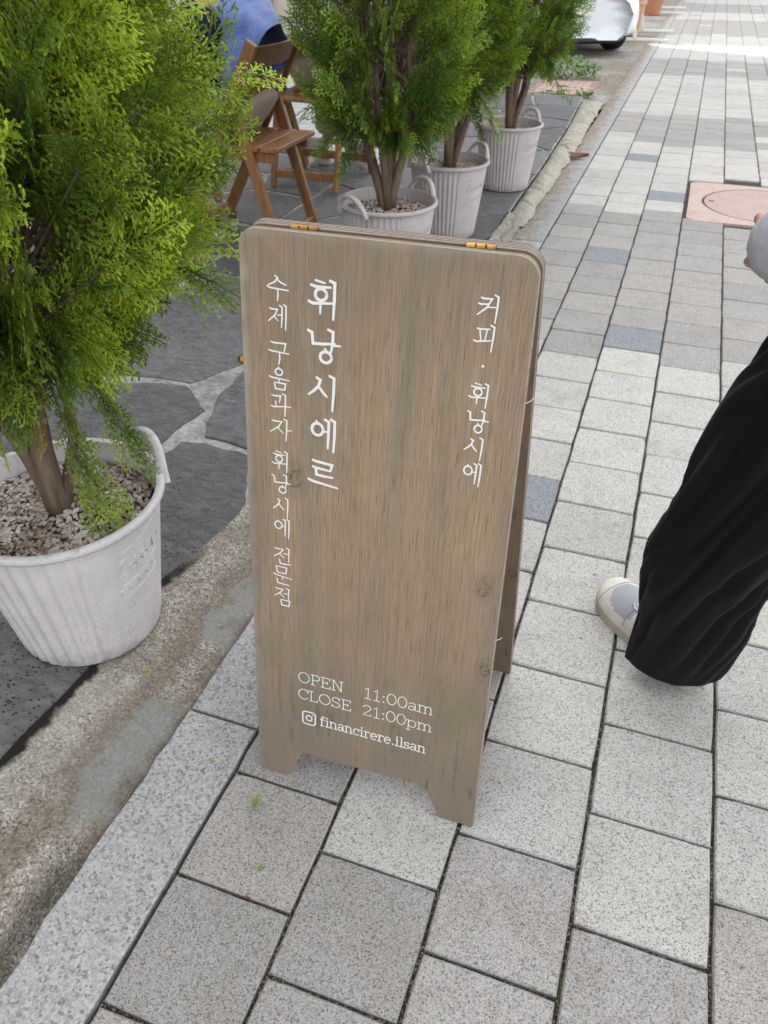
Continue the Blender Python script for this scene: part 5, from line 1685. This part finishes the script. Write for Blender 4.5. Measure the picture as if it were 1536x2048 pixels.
MATS_S = dict(sole=M_SHOEW, upper=M_SHOEW, panel=M_SHOE, tongue=M_SHOEW, lace=M_SHOEW)
sitter('person in blue fleece and beige trousers seated on the near folding chair', CH1[0], CH1[1], M_FLEECE, M_NAVY, M_BEIGE, MATS_S, 0.13, ((0.30, -0.24, 0.0), (0.26, -0.06, 0.0)), hx=-.06, hem=.22, bk=.035)
sitter('person in a cream jacket seated behind the dark conifer, back turned', CH2[0], CH2[1], M_CREAM, M_CREAM, M_BEIGE, MATS_S, 0.06, ((0.45, -0.13, 0.0), (0.45, 0.13, 0.0)), 0.05, -0.04, .2)

# ================================================================ PARKED CAR
car = thing('parked_car', 'white car parked nose towards us behind the last conifer', 'car', (-1.74, 12.16, 0.0), R(22))
ST = [ # y, list of (halfwidth, z) from sill to roof line
 (-2.10, [(.60, .17), (.70, .26), (.74, .42), (.68, .52), (.52, .62), (.30, .66), (0, .67)]),
 (-1.98, [(.78, .15), (.87, .25), (.88, .44), (.78, .60), (.64, .70), (.36, .74), (0, .75)]),
 (-1.70, [(.86, .15), (.91, .28), (.89, .50), (.86, .68), (.72, .79), (.40, .83), (0, .84)]),
 (-1.25, [(.82, .20), (.90, .30), (.91, .52), (.88, .74), (.74, .87), (.42, .91), (0, .92)]),
 (-0.75, [(.82, .20), (.90, .30), (.91, .54), (.89, .80), (.76, .93), (.45, .97), (0, .98)]),
 (-0.20, [(.82, .20), (.90, .30), (.91, .56), (.89, .86), (.70, 1.18), (.42, 1.26), (0, 1.28)]),
 (0.45, [(.82, .20), (.90, .30), (.91, .56), (.89, .90), (.64, 1.36), (.40, 1.44), (0, 1.46)]),
 (1.20, [(.82, .20), (.90, .30), (.91, .56), (.89, .92), (.64, 1.34), (.40, 1.42), (0, 1.44)]),
 (1.75, [(.80, .22), (.89, .32), (.90, .58), (.87, .92), (.68, 1.12), (.42, 1.18), (0, 1.20)]),
 (2.05, [(.66, .30), (.76, .38), (.78, .60), (.74, .86), (.60, .94), (.36, .97), (0, .98)]),
]
vv, ff = [], []
for (y, pr) in ST:
    full = [(x, y, z) for x, z in pr] + [(-x, y, z) for x, z in pr[-2::-1]]
    vv += full
n = len(ST[0][1]) * 2 - 1
for i in range(len(ST) - 1):
    for k in range(n - 1):
        ff.append((i * n + k, i * n + k + 1, (i + 1) * n + k + 1, (i + 1) * n + k))
    ff.append((i * n + n - 1, i * n, (i + 1) * n, (i + 1) * n + n - 1))
ff.append(tuple(range(n))); ff.append(tuple((len(ST) - 1) * n + k for k in range(n))[::-1])
body = MB().add(vv, ff).build('body', M_CAR, car, smooth=True, flip=True)
sb_ = body.modifiers.new('sub', 'SUBSURF'); sb_.levels = 2; sb_.render_levels = 2
b = MB(); b.tube([(-.74, -1.80, .17), (-.60, -2.02, .165), (-.3, -2.09, .165), (.3, -2.09, .165), (.60, -2.02, .165), (.74, -1.80, .17)], [.028, .032, .032, .032, .032, .028], 8); b.build('front_lip', M_TRIM, car, smooth=True)
b = MB(); b.tube([(-.66, -1.985, .40), (-.45, -2.045, .40), (0, -2.085, .40), (.45, -2.045, .40), (.66, -1.985, .40)], [.012, .03, .035, .03, .012], 8); b.build('air_intake', M_TRIM, car, smooth=True)
for s in (-1, 1):
    b = MB(); b.tube([(s * .58, -2.03, .30), (s * .73, -1.965, .33), (s * .845, -1.83, .40)], [.016, .05, .012], 8); b.build('fog_vent', M_TRIM, car, smooth=True)
    b = MB(); b.tube([(s * .46, -2.01, .59), (s * .66, -1.94, .61), (s * .85, -1.66, .67)], [.03, .062, .02], 10); b.build('headlight', M_LAMP, car, smooth=True)
    b = MB(); b.box((s * .80, -.02, 1.02), (.10, .20, .14), None, 0, .03); b.build('mirror', M_CAR, car, smooth=40)
    b = MB(); b.add([(s * .872, -.55, .93), (s * .872, 1.35, .95), (s * .655, 1.15, 1.33), (s * .665, .10, 1.30)], [(0, 1, 2, 3)]); b.v = [(x + s * .02, y, z) for x, y, z in b.v]
    w_ = b.build('window', M_GLASSD, car); sm_ = w_.modifiers.new('t', 'SOLIDIFY'); sm_.thickness = .012
    for y in (-1.32, 1.28):
        b = MB(); b.lathe([(.19, -.10), (.29, -.105), (.315, -.07), (.315, .07), (.29, .105), (.19, .10)], 32)
        b.v = [(z + s * .77, x + y, y2 + .315) for x, y2, z in b.v]
        wh = b.build('tyre', M_TYRE, car, smooth=40)
        b = MB(); b.lathe([(0.0, .07), (.05, .085), (.17, .06), (.195, .095), (.195, -.09)], 20)
        b.v = [(s * z + s * .77, x + y, y2 + .315) for x, y2, z in b.v]
        b.build('rim', M_CHROME, wh, smooth=40)
b = MB(); b.add([(-.70, -.72, .985), (.70, -.72, .985), (.56, .20, 1.40), (-.56, .20, 1.40)], [(0, 1, 2, 3)]); b.v = [(x, y - .03, z + .02) for x, y, z in b.v]
w_ = b.build('windscreen', M_GLASSD, car); w_.modifiers.new('t', 'SOLIDIFY').thickness = .012
b = MB(); b.tube([(-.40, -2.05, .545), (0, -2.085, .55), (.40, -2.05, .545)], [.018, .03, .018], 8); b.build('grille', M_TRIM, car, smooth=True)
b = MB(); b.tube([(-.60, -1.94, .70), (-.3, -1.99, .715), (0, -2.005, .72), (.3, -1.99, .715), (.60, -1.94, .70), (.70, -1.5, .80), (.72, -.9, .915)], .007, 6); b.build('bonnet_seam', M_TRIM, car, smooth=True)
b = MB(); b.box((0, -2.095, .47), (.50, .012, .11), None, 0, .004); b.build('number_plate', M_WHITEM, car)

# ================================================================ WHITE METAL STANDS, PLANTERS, WEEDS BEYOND
def stand(label, loc, rz, w=0.42, h=1.05, d=0.42):
    t = thing('display_stand', label, 'stand', loc, rz, 'white metal stands along the kerb')
    for y in (-w / 2, w / 2):
        b = MB(); b.bar((0.0, y, 0.03), (-0.20, y, h), .042, .042, (1, 0, 0)); b.build('upright', M_WHITEM, t)
        b = MB(); b.bar((-0.36, y, 0.03), (-0.17, y, h * .82), .036, .036, (1, 0, 0)); b.build('prop', M_WHITEM, t)
        b = MB(); b.bar((-0.40, y, 0.018), (d, y, 0.018), .03, .03, (0, 0, 1)); b.build('foot_bar', M_WHITEM, t)
    for z in (.30, .62, h - .02):
        x = -0.20 * z / h
        b = MB(); b.bar((x, -w / 2 + .016, z), (x, w / 2 - .016, z), .025, .025, (0, 0, 1)); b.build('rail', M_WHITEM, t)
    b = MB(); b.add([(-.075, -w / 2 + .02, .36), (-.075, w / 2 - .02, .36), (-.19, w / 2 - .02, h - .06), (-.19, -w / 2 + .02, h - .06)], [(0, 1, 2, 3)])
    p = b.build('board', M_WHITEM, t); p.modifiers.new('t', 'SOLIDIFY').thickness = .008
    return t
stand('white metal display stand beside the peach planter, the nearer of two', (-0.33, 12.75, 0.004), 0.0, w=1.15)
stand('white metal display stand farther along, beside the red pot', (-0.33, 16.9, 0.004), 0.0, w=1.15)

FR_WEED = None
def leafy(parent, name, n, rad, hgt, size, mat, seed):
    r = random.Random(seed); b = MB()
    for k in range(n):
        a = r.uniform(0, 6.28); q = rad * math.sqrt(r.random()); z = hgt * r.random() * (1 - .5 * q / rad)
        p = Vector((q * math.cos(a), q * math.sin(a), z))
        d = Vector((math.cos(a) + r.gauss(0, .5), math.sin(a) + r.gauss(0, .5), r.uniform(.0, .9))).normalized()
        s = d.cross(Vector((r.gauss(0, .3), r.gauss(0, .3), 1))).normalized()
        L = size * r.uniform(.6, 1.3); nn = s.cross(d)
        b.add([p, p + d * L * .5 + s * L * .28 + nn * L * .05, p + d * L, p + d * L * .5 - s * L * .28 + nn * L * .05, p + d * L * .5], [(0, 4, 1), (1, 4, 2), (0, 3, 4), (3, 2, 4)])
    return b.build(name, mat, parent)
M_WEED = plain('weed_leaf', (0.10, 0.19, 0.035), 0.55, 0.3, var=0.3)
pl = thing('planter', 'square peach planter with a small shrub beside the white stand', 'planter', (-0.47, 12.9, 0.004))
b = MB()
b.prism([(-.15, -.15), (.15, -.15), (.15, .15), (-.15, .15)], 0, .36, bev=.01); b.v = [(x * (.82 + .5 * z), y * (.82 + .5 * z), z) for x, y, z in b.v]
b.build('box', M_PEACH, pl)
b = MB(); b.box((0, 0, .37), (.33, .33, .05), None, 0, .008); b.build('rim', M_PEACH, pl)
leafy(pl, 'foliage', 260, .17, .35, .07, M_WEED, 3).location = (0, 0, .39)
pr_ = thing('planter', 'tall red terracotta pot by the far white stand', 'planter', (-0.40, 16.15, 0.004))
b = MB(); b.lathe([(0.0, 0), (.13, 0), (.19, .40), (.21, .41), (.21, .46), (.18, .46), (.17, .40)], 28); b.build('pot', M_TERRA, pr_, smooth=40)
leafy(pr_, 'foliage', 220, .19, .35, .08, M_WEED, 4).location = (0, 0, .42)
for i, (x, y, n_, rr_, hh, lb) in enumerate(((-0.62, 8.75, 500, .26, .20, 'low green weed clump in front of the white car'), (-0.36, 7.66, 60, .07, .07, 'small weed at the corner of the brick patch'), (-0.60, 7.62, 70, .12, .05, 'thin weed along the near edge of the brick patch'))):
    w_ = thing('weed', lb, 'weed', (x, y, .005)); tag(leafy(w_, 'leaves', n_, rr_, hh, .045, M_WEED, 9 + i), kind='stuff')

# ================================================================ FALLEN BITS
M_BROWNLEAF = plain('dry_leaf', (0.17, 0.085, 0.05), 0.7, 0.2, var=0.25, scale=60)
def sprig(x, y, z, rz, ln, lab, mat=None):
    V, F, AG = FR_NEAR[1]
    sub = V.copy() * ln
    o = mesh_np('fallen_sprig', sub, F, M_LEAF, None, {'age': AG, 'tone': np.full(len(V), .75)})
    o.location = (x, y, z + .003); o.rotation_euler = (.1, -.12, rz)
    tag(o, lab, 'sprig', 'fallen conifer sprigs')
sprig(0.066, 0.635, 0.0, 1.6, .030, 'fallen green conifer sprig on the grey paver left of the sign')
sprig(-0.255, 0.80, 0.045, .5, .028, 'fallen conifer sprig on the cement below the near pot')
sprig(-0.27, 0.885, 0.05, 2.2, .018, 'tiny fallen conifer sprig right by the near pot foot')
sprig(0.13, 0.545, 0.0, 2.6, .014, 'tiny pale conifer tip on the front grey paver')
sprig(-0.05, 0.70, 0.004, .3, .010, 'tiny conifer tip on the granite kerb')
def dry_leaf(x, y, z, rz, ln, lab):
    b = MB(); n = 7; vv, ff = [], []
    for i in range(n + 1):
        u = i / n; w = ln * .24 * math.sin(math.pi * (u ** .8)) + .0004
        for s, k in ((-1, 0), (0, 1), (1, 2)):
            vv.append((ln * (u - .5), s * w, .003 + .10 * ln * (abs(s)) + .16 * ln * (u - .5) ** 2 * 4 * .5))
    for i in range(n):
        for k in range(2):
            ff.append((i * 3 + k, i * 3 + k + 1, (i + 1) * 3 + k + 1, (i + 1) * 3 + k))
    b.add(vv, ff); o = b.build('dry_leaf', M_BROWNLEAF, None, smooth=True, loc=(x, y, z), rot=(.1, .05, rz))
    tag(o, lab, 'leaf', 'fallen dry leaves')
dry_leaf(-0.115, 5.45, 0.008, .25, .19, 'large curled brown leaf lying by the pale kerb edge')
dry_leaf(0.128, 0.508, -0.004, .9, .017, 'small curled brown scrap in the joint between grey pavers')
dry_leaf(0.62, 0.623, -0.004, .1, .010, 'tiny reddish scrap in the joint at the front right')
r = random.Random(12)
bits = MB()
for k in range(160):
    y = r.uniform(.25, 2.3); x = r.uniform(-.30, -.02) if r.random() < .6 else r.uniform(0.0, 1.1)
    s = r.uniform(.0006, .0018)
    z = (0.004 if x > -.14 else 0.056 * (max(0, (-.14 - x) / .2)) ** .8) if x < 0 else 0.0
    bits.tube([(x, y, z), (x + s * 2, y + s * r.uniform(-1, 1), z + s * 1.2), (x + s * 3.2, y, z)], [s * .6, s, s * .5], 5)
tag(bits.build('grit', M_PEBBLE), 'scattered pale grit on kerb and pavers', kind='stuff')
